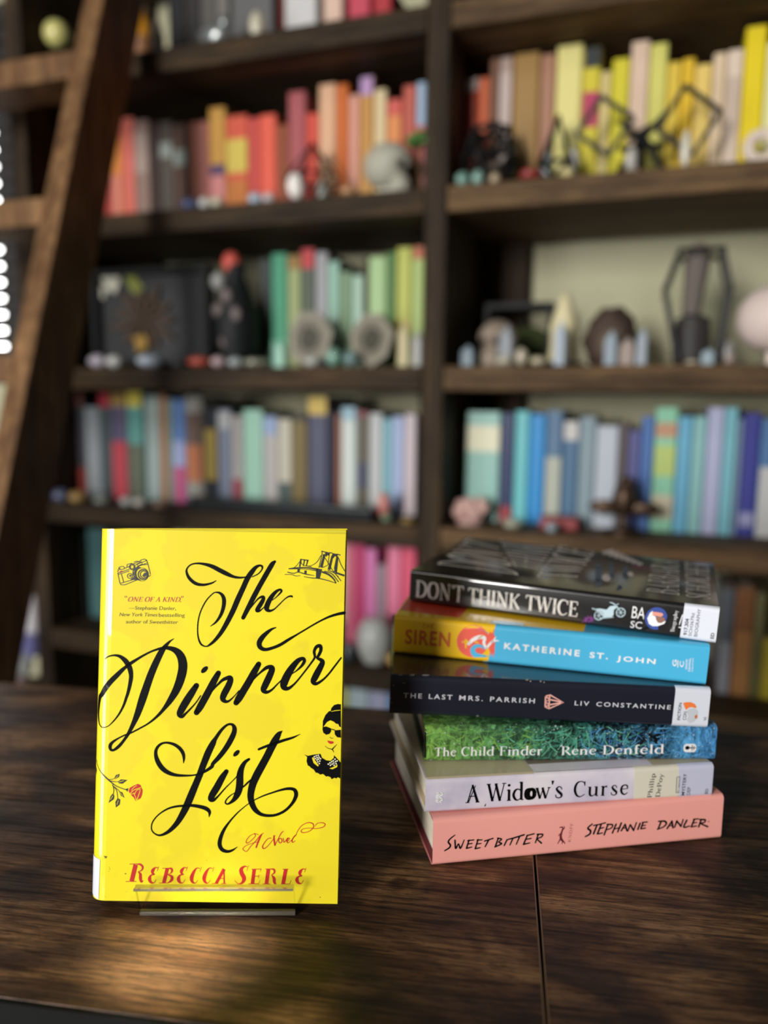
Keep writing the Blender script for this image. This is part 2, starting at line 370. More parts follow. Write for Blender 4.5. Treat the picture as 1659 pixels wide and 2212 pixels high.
for i, (a, b) in enumerate(((-.8345, -.0145), (.0245, .8455))):
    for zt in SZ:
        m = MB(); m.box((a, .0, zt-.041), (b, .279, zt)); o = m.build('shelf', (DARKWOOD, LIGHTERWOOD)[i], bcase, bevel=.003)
for a, b in ((-.834, -.745), (-.10, -.0145), (.0245, .113), (.757, .8455)):
    m = MB(); m.box((a, .2805, 0), (b, .318, 2.25)); m.build('back_post', POSTWOOD, bcase)
WALLM = N('olive_grey_paint'); f = WALLM.noise(3, 4, .5); WALLM.l(WALLM.ramp(f, [(.3, c4((192, 190, 156))), (.7, c4((202, 199, 168)))]), WALLM.p.inputs['Base Color']); WALLM.p.inputs['Roughness'].default_value = .85
WALLM.bump(WALLM.noise(180, 3, .5), .15, .001)
wu1 = bc(80, 650, .35)[0]; wr = wu1 - bc(-4, 650, .35)[0]; wu0 = wu1 - .80; wz0, wz1 = bc(0, 788, .35)[1], 2.0
m = MB()
for a, b in (((-2.6, .32, 0), (wu0, .44, 2.6)), ((wu1, .32, 0), (2.6, .44, 2.6)), ((wu0, .32, 0), (wu1, .44, wz0)), ((wu0, .32, wz1), (wu1, .44, 2.6))): m.box(a, b)
tag(m.build('wall_back', WALLM.m, mtx=BM), kind='structure')
TRIM = mat((40, 36, 34), .5, name='dark_trim')
win = MB()
for a, b in (((wu0, .37, wz0), (wu0+.03, .42, wz1)), ((wu1-wr, .37, wz0), (wu1, .42, wz1)), ((wu0+.03, .37, wz0), (wu1-wr, .42, wz0+.03)), ((wu0+.03, .37, wz1-.03), (wu1-wr, .42, wz1))): win.box(a, b)
window = tag(win.build('window_1', TRIM, mtx=BM), kind='structure')
pane = MB(); pane.box((wu0+.03, .395, wz0+.03), (wu1-wr, .40, wz1-.03)); pane.build('pane', mat((255, 255, 255), .3, emis=14.0, name='daylit_glass'), window)
blind = empty('window_blind', BM @ Matrix.Translation((wu0, .35, wz0)), label='dark slatted blind over the bright window at the left edge', cat='blind')
SL = mat((52, 50, 50), .6, name='dark_slats')
m = MB(); m.box((.004, -.02, wz1-wz0-.03), (wu1-wu0-.004, .015, wz1-wz0)); m.build('headrail', SL, blind)
n = int((wz1-wz0-.04)/.041)
m = MB()
for i in range(n):
    z = .01 + i*.041; m.obox((.004, 0, z+.017), (wu1-wu0-.002, 0, z+.017), .003, .035, (0, .25, 1))
m.build('slats', SL, blind)

# ------------------------------------------------------------------ library ladder
LADL = frame_wood('ladder_wood', (84, 60, 40), (122, 90, 60), (158, 120, 82), (9, 9, 1.2), .55)
lz = lambda z: -.17 - .33*(1.602 - z)          # rail front, further out towards the floor
lu = -.570
lad = empty('library_ladder', BM @ Matrix.Translation((lu, lz(0), 0)), label='dark wooden library ladder leaning against the bookcase at the left', cat='ladder')
for du in (0, -.44):
    vs = [(lu*0+du+a, lz(z)-lz(0)+b, z) for z in (0, 1.74) for a, b in ((0, 0), (.04, 0), (.04, .098), (0, .098))]
    m = MB(); m.add(vs, [(0,3,2,1),(4,5,6,7),(0,1,5,4),(1,2,6,5),(2,3,7,6),(3,0,4,7)]); m.build('rail', LADL, lad, bevel=.002)
tz = [bc(120, 140, lz(1.59)+.01)[1], bc(80, 452, lz(1.33)+.01)[1]]
stp = tz[0]-tz[1]
for i in range(0, 5):
    z = tz[0] - i*stp; w = lz(z)-lz(0)
    m = MB(); m.box((-.3995, w+.006, z-.024), (-.0005, w+.094, z+.018)); m.build('tread', LADL, lad, bevel=.002)

# ------------------------------------------------------------------ table
TD = R(-8.49)
TM = Matrix.Translation((.076, .301, .75)) @ Matrix.Rotation(TD, 4, 'Z')
table = empty('table', TM, label='rustic dark brown wood-look table carrying the propped yellow book and the stack of six books', cat='table')
W1, W2 = table_wood('rustic_wood_left', (.3, .1, 0), 1.15), table_wood('rustic_wood_right', (4.3, 1.55, 0))
edge_m = mat((150, 112, 74), .5, name='raw_panel_edge')
for x0, x1, m in ((-.95, -.0007, W1), (.0007, .75, W2)):
    b = MB(); b.box((x0, .0015, -.018), (x1, .392, 0)); b.build('tabletop_panel', m, table, bevel=.0006)
for x0, x1 in ((-.0015, -.0008), (.0008, .0015)):
    b = MB(); b.box((x0, .002, -.001), (x1, .3915, .00012)); b.build('panel_edge', mat((112, 86, 62), .5, name='worn_panel_edge'), table, )
steel = mat((12, 12, 12), .7, .0, spec=.2, name='black_steel')
b = MB(); b.box((-.95, .001, -.058), (.75, .026, -.0182)); b.box((-.95, -.0015, -.058), (.75, .001, -.0006)); b.box((-.95, .366, -.058), (.75, .391, -.0182))
for x in (-.95, -.012, .725): b.box((x, .026, -.058), (x+.025, .366, -.0182))
b.build('steel_frame', steel, table)
for x in (-.95, .725):
    for y in (.001, .366):
        b = MB(); b.box((x, y, -.75), (x+.025, y+.025, -.058)); b.build('leg', steel, table)
b = MB(); b.lathe([(0, -.0004), (.0016, -.0004), (.0016, .0008), (.0008, .0014), (0, .0014)], 12)
sc = b.build('screw', mat((190, 190, 185), .3, .9), table); sc.rotation_euler = (R(90), 0, 0); sc.location = (-.207, -.0015, -.018)

# ------------------------------------------------------------------ detailed books
PAPER = (226, 216, 194)
def paper_mat():
    k = N('page_edges'); f = k.noise(60, 2, .5, (1, 1, 40))
    k.l(k.ramp(f, [(.35, c4((206, 196, 174))), (.65, c4((240, 232, 212)))]), k.p.inputs['Base Color']); k.p.inputs['Roughness'].default_value = .8
    return k.m
PAGES = paper_mat()
class Book:
    """l: head to tail, d: spine to fore-edge, h: back cover to front cover"""
    def __init__(s, mtx, L, D, T, jacket, board, r=.004, rack=0, flat=False, name='book', label=None, cat='book', group=None):
        s.L, s.D, s.T, s.r = L, D, T, r
        s.root = empty(name, mtx, label=label, cat=cat, group=group)
        def prof(off, rr):
            p = [(D, off)]
            ns = 7 if flat else 6
            for i in range(ns+1):
                a = R(90) * i / ns; p.append((off + rr - rr*math.sin(a), off + rr - rr*math.cos(a)))
            for i in range(ns+1):
                a = R(90) * i / ns; p.append((off + rr - rr*math.cos(a), T - off - rr + rr*math.sin(a)))
            p.append((D, T - off)); return p
        def shell(o0, o1, l0, l1, dcut, m, nm):
            a, c = prof(o0, max(r - o0, .0012)), prof(o1, max(r - o1, .001))
            a[0] = (dcut, a[0][1]); a[-1] = (dcut, a[-1][1]); c[0] = (dcut, c[0][1]); c[-1] = (dcut, c[-1][1])
            n = len(a); vs = [(l - rack*max(0, d/D)*(1-h/T), d, h) for l in (l0, l1) for P in (a, c) for d, h in P]
            f = []
            for i in range(n-1):
                f += [(i, i+1, 2*n+i+1, 2*n+i), (n+i+1, n+i, 3*n+i, 3*n+i+1), (n+i, n+i+1, i+1, i), (2*n+i, 2*n+i+1, 3*n+i+1, 3*n+i)]
            for i in (0, n-1): f.append((i, n+i, 3*n+i, 2*n+i) if i == 0 else (n+i, i, 2*n+i, 3*n+i))
            mb = MB(); mb.add(vs, f); o = mb.build(nm, m, s.root, smooth=not flat)
            return o
        s.jacket = shell(0, .0005, 0, L, D, jacket, 'dust_jacket')
        s.boards = shell(.0006, .0028, .0006, L-.0006, D-.0006, board, 'boards')
        b = MB(); b.box((.0035, max(.0045, r*.6), .0029), (L-.0035, D-.0045, T-.0029)); b.build('pages', PAGES, s.root)
    def top(s, layer=1):
        def put(l, d):
            o = .00012 * layer
            if d >= s.r: return (l, d, s.T + o)
            th = math.asin(min(1, (s.r - d) / s.r)); return (l, s.r - (s.r+o)*math.sin(th), s.T - s.r + (s.r+o)*math.cos(th))
        return put
    def spine(s, layer=1):
        def put(l, h):
            o = .00012 * layer
            h = min(max(h, 0), s.T)
            e = (s.r - h) if h < s.r else (s.T - s.r - h if h > s.T - s.r else 0)
            ph = math.asin(max(-1, min(1, e / s.r)))
            return (l, s.r - (s.r+o)*math.cos(ph), h - o*math.sin(ph))
        return put

def jacket_mat(color, rough=.42, coat=.6, cr=.1, name='jacket', wob=.05, mottled=None):
    k = N(name)
    p = k.p; p.inputs['Base Color'].default_value = c4(color); p.inputs['Roughness'].default_value = rough
    if mottled:
        f = k.noise(mottled[0], 4, .55, mottled[2] if len(mottled) > 2 else (1, 1, 1)); k.l(k.ramp(f, mottled[1]), p.inputs['Base Color'])
    p.inputs['Coat Weight'].default_value = coat; p.inputs['Coat Roughness'].default_value = cr; p.inputs['Coat IOR'].default_value = 1.65; p.inputs['Specular IOR Level'].default_value = .3
    if wob: k.bump(k.noise(26, 3, .5, coord='Object'), wob, .004, 'Coat Normal')
    return k.m
INK = mat((8, 8, 9), .5, coat=.12, coat_rough=.08, spec=.1, name='black_ink')
WHITE = mat((238, 238, 238), .5, coat=.3, name='white_ink')
STICK = mat((222, 226, 236), .35, coat=.4, name='sticker_white')

# ---- the yellow book
def rotm(yaw, lean, roll):
    return Matrix.Rotation(yaw, 3, 'Z') @ Matrix(((1, 0, 0), (0, math.cos(lean), math.sin(lean)), (0, -math.sin(lean), math.cos(lean)))) @ Matrix.Rotation(roll, 3, 'Y')
YR = rotm(R(.9), R(8.5), R(.75))
ex, eu, en = YR @ Vector((1, 0, 0)), YR @ Vector((0, 0, 1)), YR @ Vector((0, -1, 0))
YL, YD, YT, YD0 = .2128, .1428, .0266, .0058
X0 = Vector((-.1637, .411, -.2875))*.985 + EYE
YM = frame(X0 + eu*YL - ex*YD0 - en*YT, -eu, ex, en)
YELLOW = jacket_mat((243, 224, 30), .5, .8, .045, 'yellow_jacket', .05, (14, [(.47, c4((238, 218, 34))), (.50, c4((245, 227, 28))), (.58, c4((245, 227, 28))), (.60, c4((240, 220, 38)))]))
yb = Book(YM, YL, YD, YT, YELLOW, mat((252, 236, 50), .6), r=.0095, rack=.0028, flat=True, name='book',
          label='yellow hardcover book with large black script title propped upright on the clear stand', cat='book')
HY = homog([(232, 1143), (747, 1153), (728, 1953), (212, 1946)], [(0, YD0), (0, YD), (YL, YD), (YL, YD0)])
def ymap(ox, oy, k=5.53):
    return lambda x, y: HY(ox + x/k, oy + y/k)
ZA, ZB, ZC, ZD, ZE, ZF = ymap(180, 1120), ymap(460, 1120), ymap(180, 1500), ymap(460, 1500), ymap(170, 1820), ymap(450, 1820)
YP = yb.top(1)
def ba(pts): return [(x+1548, y, w) for x, y, w in pts]      # right-hand drawing sheet to left-hand sheet
def ca(pts): return [(x, y+2101, w) for x, y, w in pts]      # lower sheet to upper sheet
def da(pts): return [(x+1548, y+2101, w) for x, y, w in pts]
ink = Ink(YP)
title = [
 [(1585,745,10),(1530,775,22),(1430,795,32),(1340,778,40),(1265,715,38),(1232,640,26),(1245,590,18),(1290,552,18),(1360,538,22),(1450,548,34),(1540,575,48)] + ba([(80,620,54),(160,660,52),(240,695,36),(320,708,26),(410,700,16)]),
 ba([(470,698,12),(540,662,14),(583,612,16),(588,575,24),(558,562,26),(510,585,42),(460,645,58),(410,720,62),(360,830,62),(300,960,65),(240,1100,63),(170,1240,58),(100,1360,50),(30,1450,40),(-30,1505,30)]) + [(1465,1532,16),(1405,1505,22),(1372,1425,18),(1364,1320,15),(1376,1200,15),(1410,1090,15),(1470,980,15),(1540,905,14)] + ba([(30,885,16),(80,892,28),(118,930,42),(132,990,48),(120,1080,44),(85,1170,36),(30,1245,24),(-30,1290,8)]),
 ba([(738,515,32),(705,550,56),(640,660,60),(560,800,60),(480,950,60),(410,1090,56),(360,1188,48)]),
 ba([(425,1105,8),(480,1030,14),(540,960,20),(592,936,34),(602,962,44),(575,1015,52),(540,1070,52),(525,1100,44),(548,1108,28),(590,1080,14),(640,1030,10)]),
 ba([(690,990,8),(750,945,12),(800,895,20),(818,865,26),(798,850,26),(745,882,40),(690,950,54),(650,1030,62),(642,1080,58),(675,1105,34),(730,1085,18),(790,1030,14),(850,970,13),(900,935,18),(940,930,24),(948,945,6)]),
 ba([(748,1305,14),(700,1325,28),(640,1370,46),(582,1430,60),(552,1490,62),(565,1542,54),(620,1568,42),(700,1552,38),(800,1512,38),(900,1450,34),(1000,1390,22),(1100,1330,20),(1200,1270,20),(1300,1215,22),(1400,1170,28),(1500,1140,34),(1570,1128,38)]),
 # big D
 [(1080,1440,8),(1030,1475,24),(980,1530,48),(930,1600,70),(870,1720,80),(810,1860,86),(760,2000,90),(710,2150,94)] + ca([(650,230,76),(600,350,56),(540,470,40),(480,560,34),(420,630,38),(360,672,30),(325,660,34),(322,615,42),(352,575,32),(420,530,20),(500,490,18),(570,465,20),(680,408,20),(780,350,22),(880,268,32),(960,180,44),(1040,70,72)]) + [(1110,2050,92),(1160,1920,104),(1187,1790,108),(1178,1690,104),(1140,1615,88),(1080,1570,64),(1000,1550,44),(920,1558,32),(820,1590,24),(720,1640,26),(640,1688,32),(580,1726,40),(520,1768,36),(460,1820,48),(400,1880,58),(330,1950,62),(265,2030,62),(215,2110,56)] + ca([(183,50,48),(165,150,38),(157,250,28),(167,340,20),(190,388,13),(230,405,11),(300,383,11),(370,315,17),(430,235,22),(480,140,28),(515,40,34)]) + [(535,2080,38),(560,1970,46),(570,1880,52),(553,1790,62),(508,1712,60),(440,1655,40),(370,1640,24),(300,1655,16),(250,1690,6)],
 [(1350,2000,64),(1285,2100,84),(1225,2195,90)] + ca([(1175,180,86),(1152,240,76),(1178,268,46),(1220,235,28),(1290,165,20),(1350,95,16),(1400,20,14)]),
 [(1612,1850,62),(1560,1945,80),(1500,2060,85),(1440,2170,85)] + ca([(1390,160,82),(1350,222,66)]),
 [(1510,2110,12)] + ba([(0,2050,18),(60,1985,26),(120,1930,38),(195,1905,56),(208,1935,68),(180,2010,78),(130,2105,78),(118,2160,66),(150,2190,42),(190,2183,26),(250,2130,14),(310,2060,12)]),
 ba([(545,1742,62),(490,1840,80),(430,1950,84),(370,2050,85),(310,2150,85),(275,2205,66)]),
 ba([(438,1978,12),(500,1905,20),(570,1838,26),(640,1785,44),(695,1780,58),(702,1815,72),(665,1905,80),(620,2000,78),(602,2052,66),(640,2078,42),(700,2050,26),(760,1990,18),(815,1935,14)]),
 ba([(940,1860,10),(1000,1818,18),(1060,1760,32),(1090,1705,40),(1072,1675,42),(1015,1700,56),(950,1775,76),(890,1870,90),(848,1965,92),(850,2020,72),(900,2032,42),(970,1980,24),(1040,1900,20),(1110,1810,20),(1170,1730,22),(1212,1668,26),(1215,1640,30),(1208,1590,34),(1235,1535,40),(1278,1525,46),(1288,1570,40),(1265,1630,36),(1245,1668,30),(1290,1692,46),(1305,1725,60),(1270,1800,74),(1225,1885,78),(1198,1950,66),(1235,1975,40),(1310,1930,26),(1380,1860,22),(1450,1770,22),(1530,1665,18)]),
 # L
 ca([(1195,825,8),(1200,770,30),(1190,710,42),(1150,650,42),(1080,602,36),(990,582,26),(920,602,30),(872,660,36),(865,730,44),(890,810,56),(940,885,58),(1010,938,50),(1100,968,38),(1200,975,28),(1300,972,20),(1380,955,22),(1450,925,32),(1530,870,42)]) + da([(0,830,44),(70,755,56),(150,650,62),(210,550,66),(250,460,60),(253,400,50),(225,364,32),(170,368,28),(100,430,36),(30,530,46)]) + ca([(1545,590,70),(1490,700,82),(1430,850,78),(1390,960,78),(1340,1080,80),(1290,1200,86),(1240,1320,86),(1180,1440,75),(1110,1550,60),(1020,1640,44),(930,1685,28),(870,1678,18),(825,1640,16),(812,1590,14),(832,1520,16),(900,1440,16),(1000,1375,22),(1100,1345,26),(1200,1335,28),(1300,1332,36),(1400,1348,44),(1470,1372,48),(1505,1410,38),(1500,1468,8)]),
 da([(158,925,54),(105,1005,76),(45,1115,84),(-10,1205,80),(-28,1255,64),(5,1268,38),(60,1220,22),(140,1130,16),(220,1050,12),(280,985,12),(340,885,10)]),
 da([(428,778,30),(380,815,44),(342,880,62),(322,960,80),(318,1060,86),(308,1140,84),(282,1210,72),(240,1270,46),(180,1312,22),(147,1300,18),(160,1260,16),(210,1210,14),(270,1175,10)]),
 da([(320,1140,12),(370,1100,20),(420,1052,22),(480,1000,14)]),
 da([(825,440,8),(785,478,58),(740,555,86),(690,650,88),(640,750,88),(580,860,90),(520,970,92),(472,1080,88),(448,1200,80),(458,1290,72),(500,1378,60),(570,1435,42),(660,1452,34),(760,1440,32),(860,1390,32),(940,1310,36),(984,1230,46),(988,1175,48),(960,1138,40),(890,1130,34),(800,1148,26),(700,1180,20),(600,1215,18),(500,1262,14),(430,1305,12),(370,1350,12),(290,1420,16),(200,1520,22),(130,1620,36),(88,1720,46),(78,1800,50),(108,1858,46),(170,1880,36),(230,1865,26),(290,1825,6)]),
 da([(545,660,28),(600,637,32),(680,607,34),(760,580,36),(850,550,34),(950,520,26),(1040,478,6)]),
]
for i, st in enumerate(title): ink.ribbon(st, ZA)
ink.mb.add([YP(*ZA(1446+36*math.cos(a)+22*math.sin(a), 1810-38*math.cos(a)+18*math.sin(a))) for a in [2*math.pi*i/16 for i in range(16)]], [tuple(range(16))])
ink.mb.add([YP(*ZD(278+34*math.cos(a)+20*math.sin(a), 707-36*math.cos(a)+17*math.sin(a))) for a in [2*math.pi*i/16 for i in range(16)]], [tuple(range(16))])
ink.build('title_lettering', INK, yb.root, 'black flowing script title')
RED = mat((196, 32, 28), .45, coat=.5, name='red_ink')
ink = Ink(YP)
eps = lambda dx: [[(955+dx,290,6),(935+dx,345,5)], [(945+dx,308,8),(915+dx,303,14),(885+dx,335,38),(882+dx,368,28),(908+dx,386,7)], [(908+dx,386,7),(862+dx,396,20),(845+dx,440,40),(862+dx,478,28),(898+dx,484,10),(925+dx,445,6)]]
cee = lambda dx: [[(1465+dx,295,6),(1445+dx,352,5)], [(1448+dx,315,8),(1410+dx,308,12),(1375+dx,350,32),(1347+dx,420,44),(1355+dx,470,30),(1390+dx,488,10),(1422+dx,452,6)]]
for s in [[(680,268,52),(632,465,52)], [(608,262,8),(695,258,8)], [(563,468,8),(690,468,8)], [(690,262,8),(735,265,22),(764,297,24),(750,335,16),(708,353,7)], [(710,353,8),(735,380,30),(737,430,36),(748,472,24),(772,455,6)],
          [(1058,312,42),(1015,485,42)], [(998,312,8),(1075,310,8)], [(958,487,8),(1062,487,8)], [(1070,310,8),(1105,316,24),(1113,345,24),(1090,375,10),(1050,384,6)], [(1060,384,7),(1112,412,32),(1105,455,32),(1062,487,9)]] + eps(0) + eps(345) + cee(0) + cee(150):
    ink.ribbon(s, ZE, cap=False)
for s in [[(186,318,40),(92,490,34)], [(185,325,16),(188,490,18)], [(122,432,8),(188,432,8)], [(42,492,8),(118,490,8)], [(152,493,8),(212,492,8)],
          [(480,275,6),(455,340,5)], [(462,292,8),(428,288,18),(390,322,42),(396,370,50),(424,430,48),(404,480,30),(360,496,10),(328,474,7),(312,455,6)],
          [(545,322,42),(523,494,42)], [(512,322,8),(632,320,8)], [(630,320,7),(614,352,5)], [(540,405,8),(602,404,8)], [(604,385,6),(596,425,6)], [(474,495,8),(598,495,8)], [(598,495,7),(614,452,5)],
          [(714,320,44),(690,496,44)], [(678,320,8),(742,318,8)], [(645,497,8),(735,497,8)], [(740,318,8),(780,326,22),(785,362,20),(750,390,8)], [(752,390,8),(780,430,34),(785,478,32),(806,498,12)],
          [(922,320,44),(888,496,44)], [(882,322,8),(952,320,8)], [(866,497,8),(966,497,8)], [(966,497,7),(986,452,5)]] + [[(x+208, y+(16 if y < 400 else 6), w) for x, y, w in q] for q in eps(0)]:
    ink.ribbon(s, ZF, cap=False)
ink.build('author_lettering', RED, yb.root, 'red italic capitals')
ink = Ink(YP)
for s in [[(360,1862,7),(400,1878,8),(450,1815,9),(510,1752,10),(560,1690,10),(600,1658,7)], [(360,1862,8),(355,1845,9),(388,1812,7),(450,1785,7),(545,1762,7)], [(578,1675,14),(542,1750,20),(512,1832,16)], [(492,1664,10),(505,1690,8),(480,1722,8),(430,1768,9),(398,1778,10),(398,1745,9),(440,1692,8),(500,1668,7),(540,1680,6)],
          [(690,1720,9),(655,1725,9),(612,1775,10),(588,1822,13),(605,1845,12),(650,1815,9),(710,1740,7),(738,1690,7)], [(722,1688,10),(727,1740,20),(736,1805,18)], [(736,1805,9),(780,1720,9),(812,1660,11),(835,1638,9)],
          [(835,1722,9),(846,1770,10),(888,1718,9)], [(885,1758,8),(908,1732,8),(900,1718,10),(878,1750,13),(892,1776,10),(928,1750,7)], [(928,1750,7),(990,1680,8),(962,1705,12),(940,1750,14),(950,1772,10),(978,1750,7)],
          [(985,1690,7),(1010,1630,8),(1060,1568,9),(1130,1535,10),(1188,1547,12),(1195,1590,11),(1150,1635,9),(1080,1655,9),(1048,1640,10),(1072,1610,8),(1150,1600,7),(1230,1605,8),(1310,1588,10),(1335,1555,11),(1300,1535,9),(1240,1545,8),(1215,1578,6)]]:
    ink.ribbon(s, ZD)
ink.ring(800, 1750, 20, 11, ZD, ry=27)
ink.build('subtitle_lettering', RED, yb.root)
ink = Ink(YP)
serif_text(ink, 'ONE OF A KIND', (525,996), (1148,1000), (544,940), ZA, 1.15)
for x, sgn in ((497,1),(515,1),(1172,-1),(1190,-1)): ink.ribbon([(x,932,8),(x+4*sgn,950,5)], ZA)
ink.disc(1158, 996, 7, ZA, 10)
ink.build('quote_lettering', mat((190, 62, 45), .5), yb.root)
ink = Ink(YP)
sans_text(ink, '\u2014Stephanie Danler,', (545,1093), (1105,1098), (548,1050), ZA)
sans_text(ink, 'New York Times', (430,1172), (880,1175), (440,1130), ZA)
sans_text(ink, 'bestselling', (900,1178), (1210,1180), (901,1135), ZA)
sans_text(ink, 'author of', (508,1258), (770,1259), (509,1215), ZA)
sans_text(ink, 'Sweetbitter', (785,1260), (1125,1262), (796,1218), ZA)
ink.build('credit_lettering', mat((86, 76, 20), .5), yb.root)
LINEWORK = mat((38, 36, 30), .5, coat=.4)
ink = Ink(YP)                                                    # camera drawing
for s in ([(412,640),(418,612),(440,600)], [(412,655),(435,770),(450,797),(495,797),(640,738)], [(415,655),(545,612)], [(418,672),(545,632)], [(755,498),(775,560),(800,668)], [(802,682),(768,702)], [(425,595),(437,580),(475,575),(490,590),(488,606),(440,616),(425,604),(425,592)],
          [(490,600),(545,578)], [(520,577),(525,552),(575,540),(600,550)], [(605,524),(640,512),(668,520)], [(690,497),(735,488),(748,500)], [(620,560),(755,505)], [(640,582),(765,532)], [(640,547),(690,520),(705,545),(650,572),(640,547)], [(455,670),(482,765)], [(450,777),(590,735)], [(600,545),(690,505)], [(680,560),(770,552)]):
    ink.ribbon([(x, y, 9) for x, y in s], ZA, straight=len(s) > 2)
ink.ring(583, 582, 32, 13, ZA); ink.ring(583, 582, 20, 5, ZA); ink.ring(555, 690, 29, 9, ZA); ink.disc(560, 688, 13, ZA)
ink.poly([(560,735),(600,700),(585,665),(590,625),(615,600),(600,640),(612,690),(660,722),(690,742),(640,742)], ZA)
ink.poly([(612,600),(650,572),(690,590),(650,610),(632,650),(640,700),(668,735),(630,715),(606,660)], ZA)
ink.ring(714, 672, 60, 12, ZA); ink.ring(722, 672, 42, 11, ZA); ink.ring(700, 672, 78, 6, ZA)
for i in range(14):
    a = R(80+15*i); ink.ribbon([(714+48*math.cos(a), 672+48*math.sin(a), 7), (714+62*math.cos(a), 672+62*math.sin(a), 7)], ZA, cap=False)
ink.poly([(700,690),(730,650),(752,650),(758,680),(730,705)], ZA)
ink.build('camera_drawing', LINEWORK, yb.root)
ink = Ink(YP); ink.ribbon([(435,645,20),(466,634,20)], ZA, cap=False); ink.build('camera_badge_print', RED, yb.root)
ink = Ink(YP)                                                    # bridge drawing
for s in [[(1340,412,30),(1390,425,28)], [(1425,428,26),(1488,440,24)], [(1332,425,20),(1292,585,26)], [(1428,440,18),(1386,612,26)], [(1488,450,18),(1463,642,28)], [(1296,388,9),(1340,400,9)], [(1388,406,9),(1427,413,9)], [(1478,424,9),(1524,436,9)], [(1298,390,7),(1302,425,7),(1265,588,7)], [(1392,412,6),(1372,560,6)], [(1482,432,6),(1448,602,6)], [(1345,450,14),(1362,432,10)], [(1430,470,12),(1450,448,9)],
          [(1290,440,6),(1240,520,6),(1165,565,6),(1095,562,5)], [(1310,430,6),(1370,520,6),(1430,620,6),(1500,700,6)], [(1500,470,7),(1530,550,7),(1575,628,7)], [(1035,515,5),(1000,560,5),(958,596,6)], [(1045,500,5),(1075,555,5),(1180,578,5)],
          [(903,600,9),(1000,590,13),(1130,588,13),(1260,608,18)], [(905,603,6),(1100,604,6),(1250,626,10)], [(1268,600,56),(1252,715,36)], [(1025,602,24),(1020,640,20)], [(1106,620,22),(1104,660,20)], [(1300,636,16),(1380,668,18),(1440,720,14),(1470,772,9)], [(1330,628,9),(1420,660,9),(1500,757,8)], [(1370,618,8),(1450,650,8),(1530,746,7)], [(1462,645,16),(1570,682,18)], [(1310,585,7),(1365,560,6)],
          [(888,640,9),(960,655,8),(1020,641,8),(1110,665,10),(1210,682,5)], [(858,668,6),(940,670,6),(990,686,6),(1042,683,5)], [(1085,695,6),(1180,710,8),(1260,715,9),(1370,740,8),(1470,773,6)], [(1050,490,15),(1035,578,13)], [(1092,495,12),(1080,568,9)], [(1130,505,13),(1115,565,9)], [(1042,486,9),(1142,500,11)]]:
    ink.ribbon([(x, y, w*1.3) for x, y, w in s], ZB, cap=False)
ink.build('bridge_drawing', LINEWORK, yb.root)
ink = Ink(YP)                                                    # rose drawing
for s in [[(125,815,6),(150,870,7),(190,925,9),(260,990,14),(300,1025,16),(370,1085,11),(440,1120,9),(530,1150,10)], [(300,1022,8),(350,1018,7),(380,1005,6)], [(310,1035,8),(370,1048,8),(420,1050,6)], [(350,1085,10),(365,1140,9),(360,1195,8)], [(365,1105,8),(400,1160,8),(412,1245,8)], [(370,1110,8),(420,1150,7),(440,1180,6)], [(128,822,5),(150,828,4)]]:
    ink.ribbon(s, ZC)
for p in ([(505,1135),(540,1124),(525,1170)], [(372,1003),(390,968),(434,955),(425,992),(385,1016)], [(412,1048),(450,1020),(527,1028),(470,1072),(430,1070)], [(325,1222),(352,1190),(372,1215),(365,1257),(303,1302)], [(383,1290),(408,1245),(442,1262),(435,1320),(390,1357)], [(428,1163),(465,1175),(493,1240),(450,1217)], [(118,900),(138,932),(124,1000)]): ink.poly(p, ZC)
ink.build('rose_stem_drawing', LINEWORK, yb.root)
ink = Ink(YP)
ink.poly([(540,1160),(555,1120),(600,1095),(650,1073),(683,1088),(690,1113),(708,1150),(702,1200),(685,1245),(650,1265),(625,1280),(605,1240),(560,1197)], ZC)
rz = ink.build('rose_drawing', RED, yb.root)
ink = Ink(yb.top(2))
for s in [[(558,1192,8),(600,1150,7),(650,1130,7),(692,1115,6)], [(610,1205,7),(640,1150,6),(682,1132,6)], [(575,1150,6),(610,1110,6),(642,1094,5)], [(640,1268,9),(665,1200,8),(682,1140,6)], [(602,1180,8),(625,1230,7),(634,1275,8)], [(560,1196,7),(600,1190,6),(612,1180,5)]]: ink.ribbon(s, ZC, cap=False)
for s in [[(385,1008,5),(418,972,5)], [(430,1050,6),(485,1035,5)], [(325,1262,6),(355,1215,5)], [(405,1320,6),(420,1270,5)], [(445,1180,5),(475,1222,5)]]: ink.ribbon(s, ZC)
ink.build('petal_gaps', YELLOW, yb.root)
ink = Ink(YP)                                                    # plain drawing of a woman in sunglasses
for p in ([(1400,215),(1412,165),(1445,128),(1490,116),(1526,120),(1526,215),(1420,225)], [(1308,400),(1310,320),(1340,250),(1380,205),(1440,190),(1526,186),(1526,395),(1508,388),(1495,358),(1468,352),(1440,328),(1400,312),(1360,332),(1330,372)],
          [(1308,392),(1350,385),(1402,405),(1410,440),(1390,474),(1350,486),(1316,460),(1305,420)], [(1450,432),(1524,424),(1526,520),(1480,514),(1452,480)],
          [(1088,720),(1130,737),(1200,722),(1280,712),(1300,760),(1350,790),(1400,796),(1440,762),(1443,730),(1500,790),(1524,820),(1516,1008),(1490,992),(1470,1008),(1450,998),(1415,1016),(1400,992),(1370,980),(1350,985),(1310,953),(1280,962),(1250,942),(1225,938),(1200,900),(1165,878),(1150,862),(1130,852),(1115,800),(1122,750)]): ink.poly(p, ZD)
for s in [[(1400,415,11),(1450,428,11)], [(1395,514,6),(1415,527,6),(1435,522,5)], [(1337,620,4),(1370,645,6),(1422,662,9),(1440,692,6)], [(1422,657,16),(1450,628,10),(1476,600,4)]]: ink.ribbon(s, ZD)
ink.build('woman_drawing', INK, yb.root)
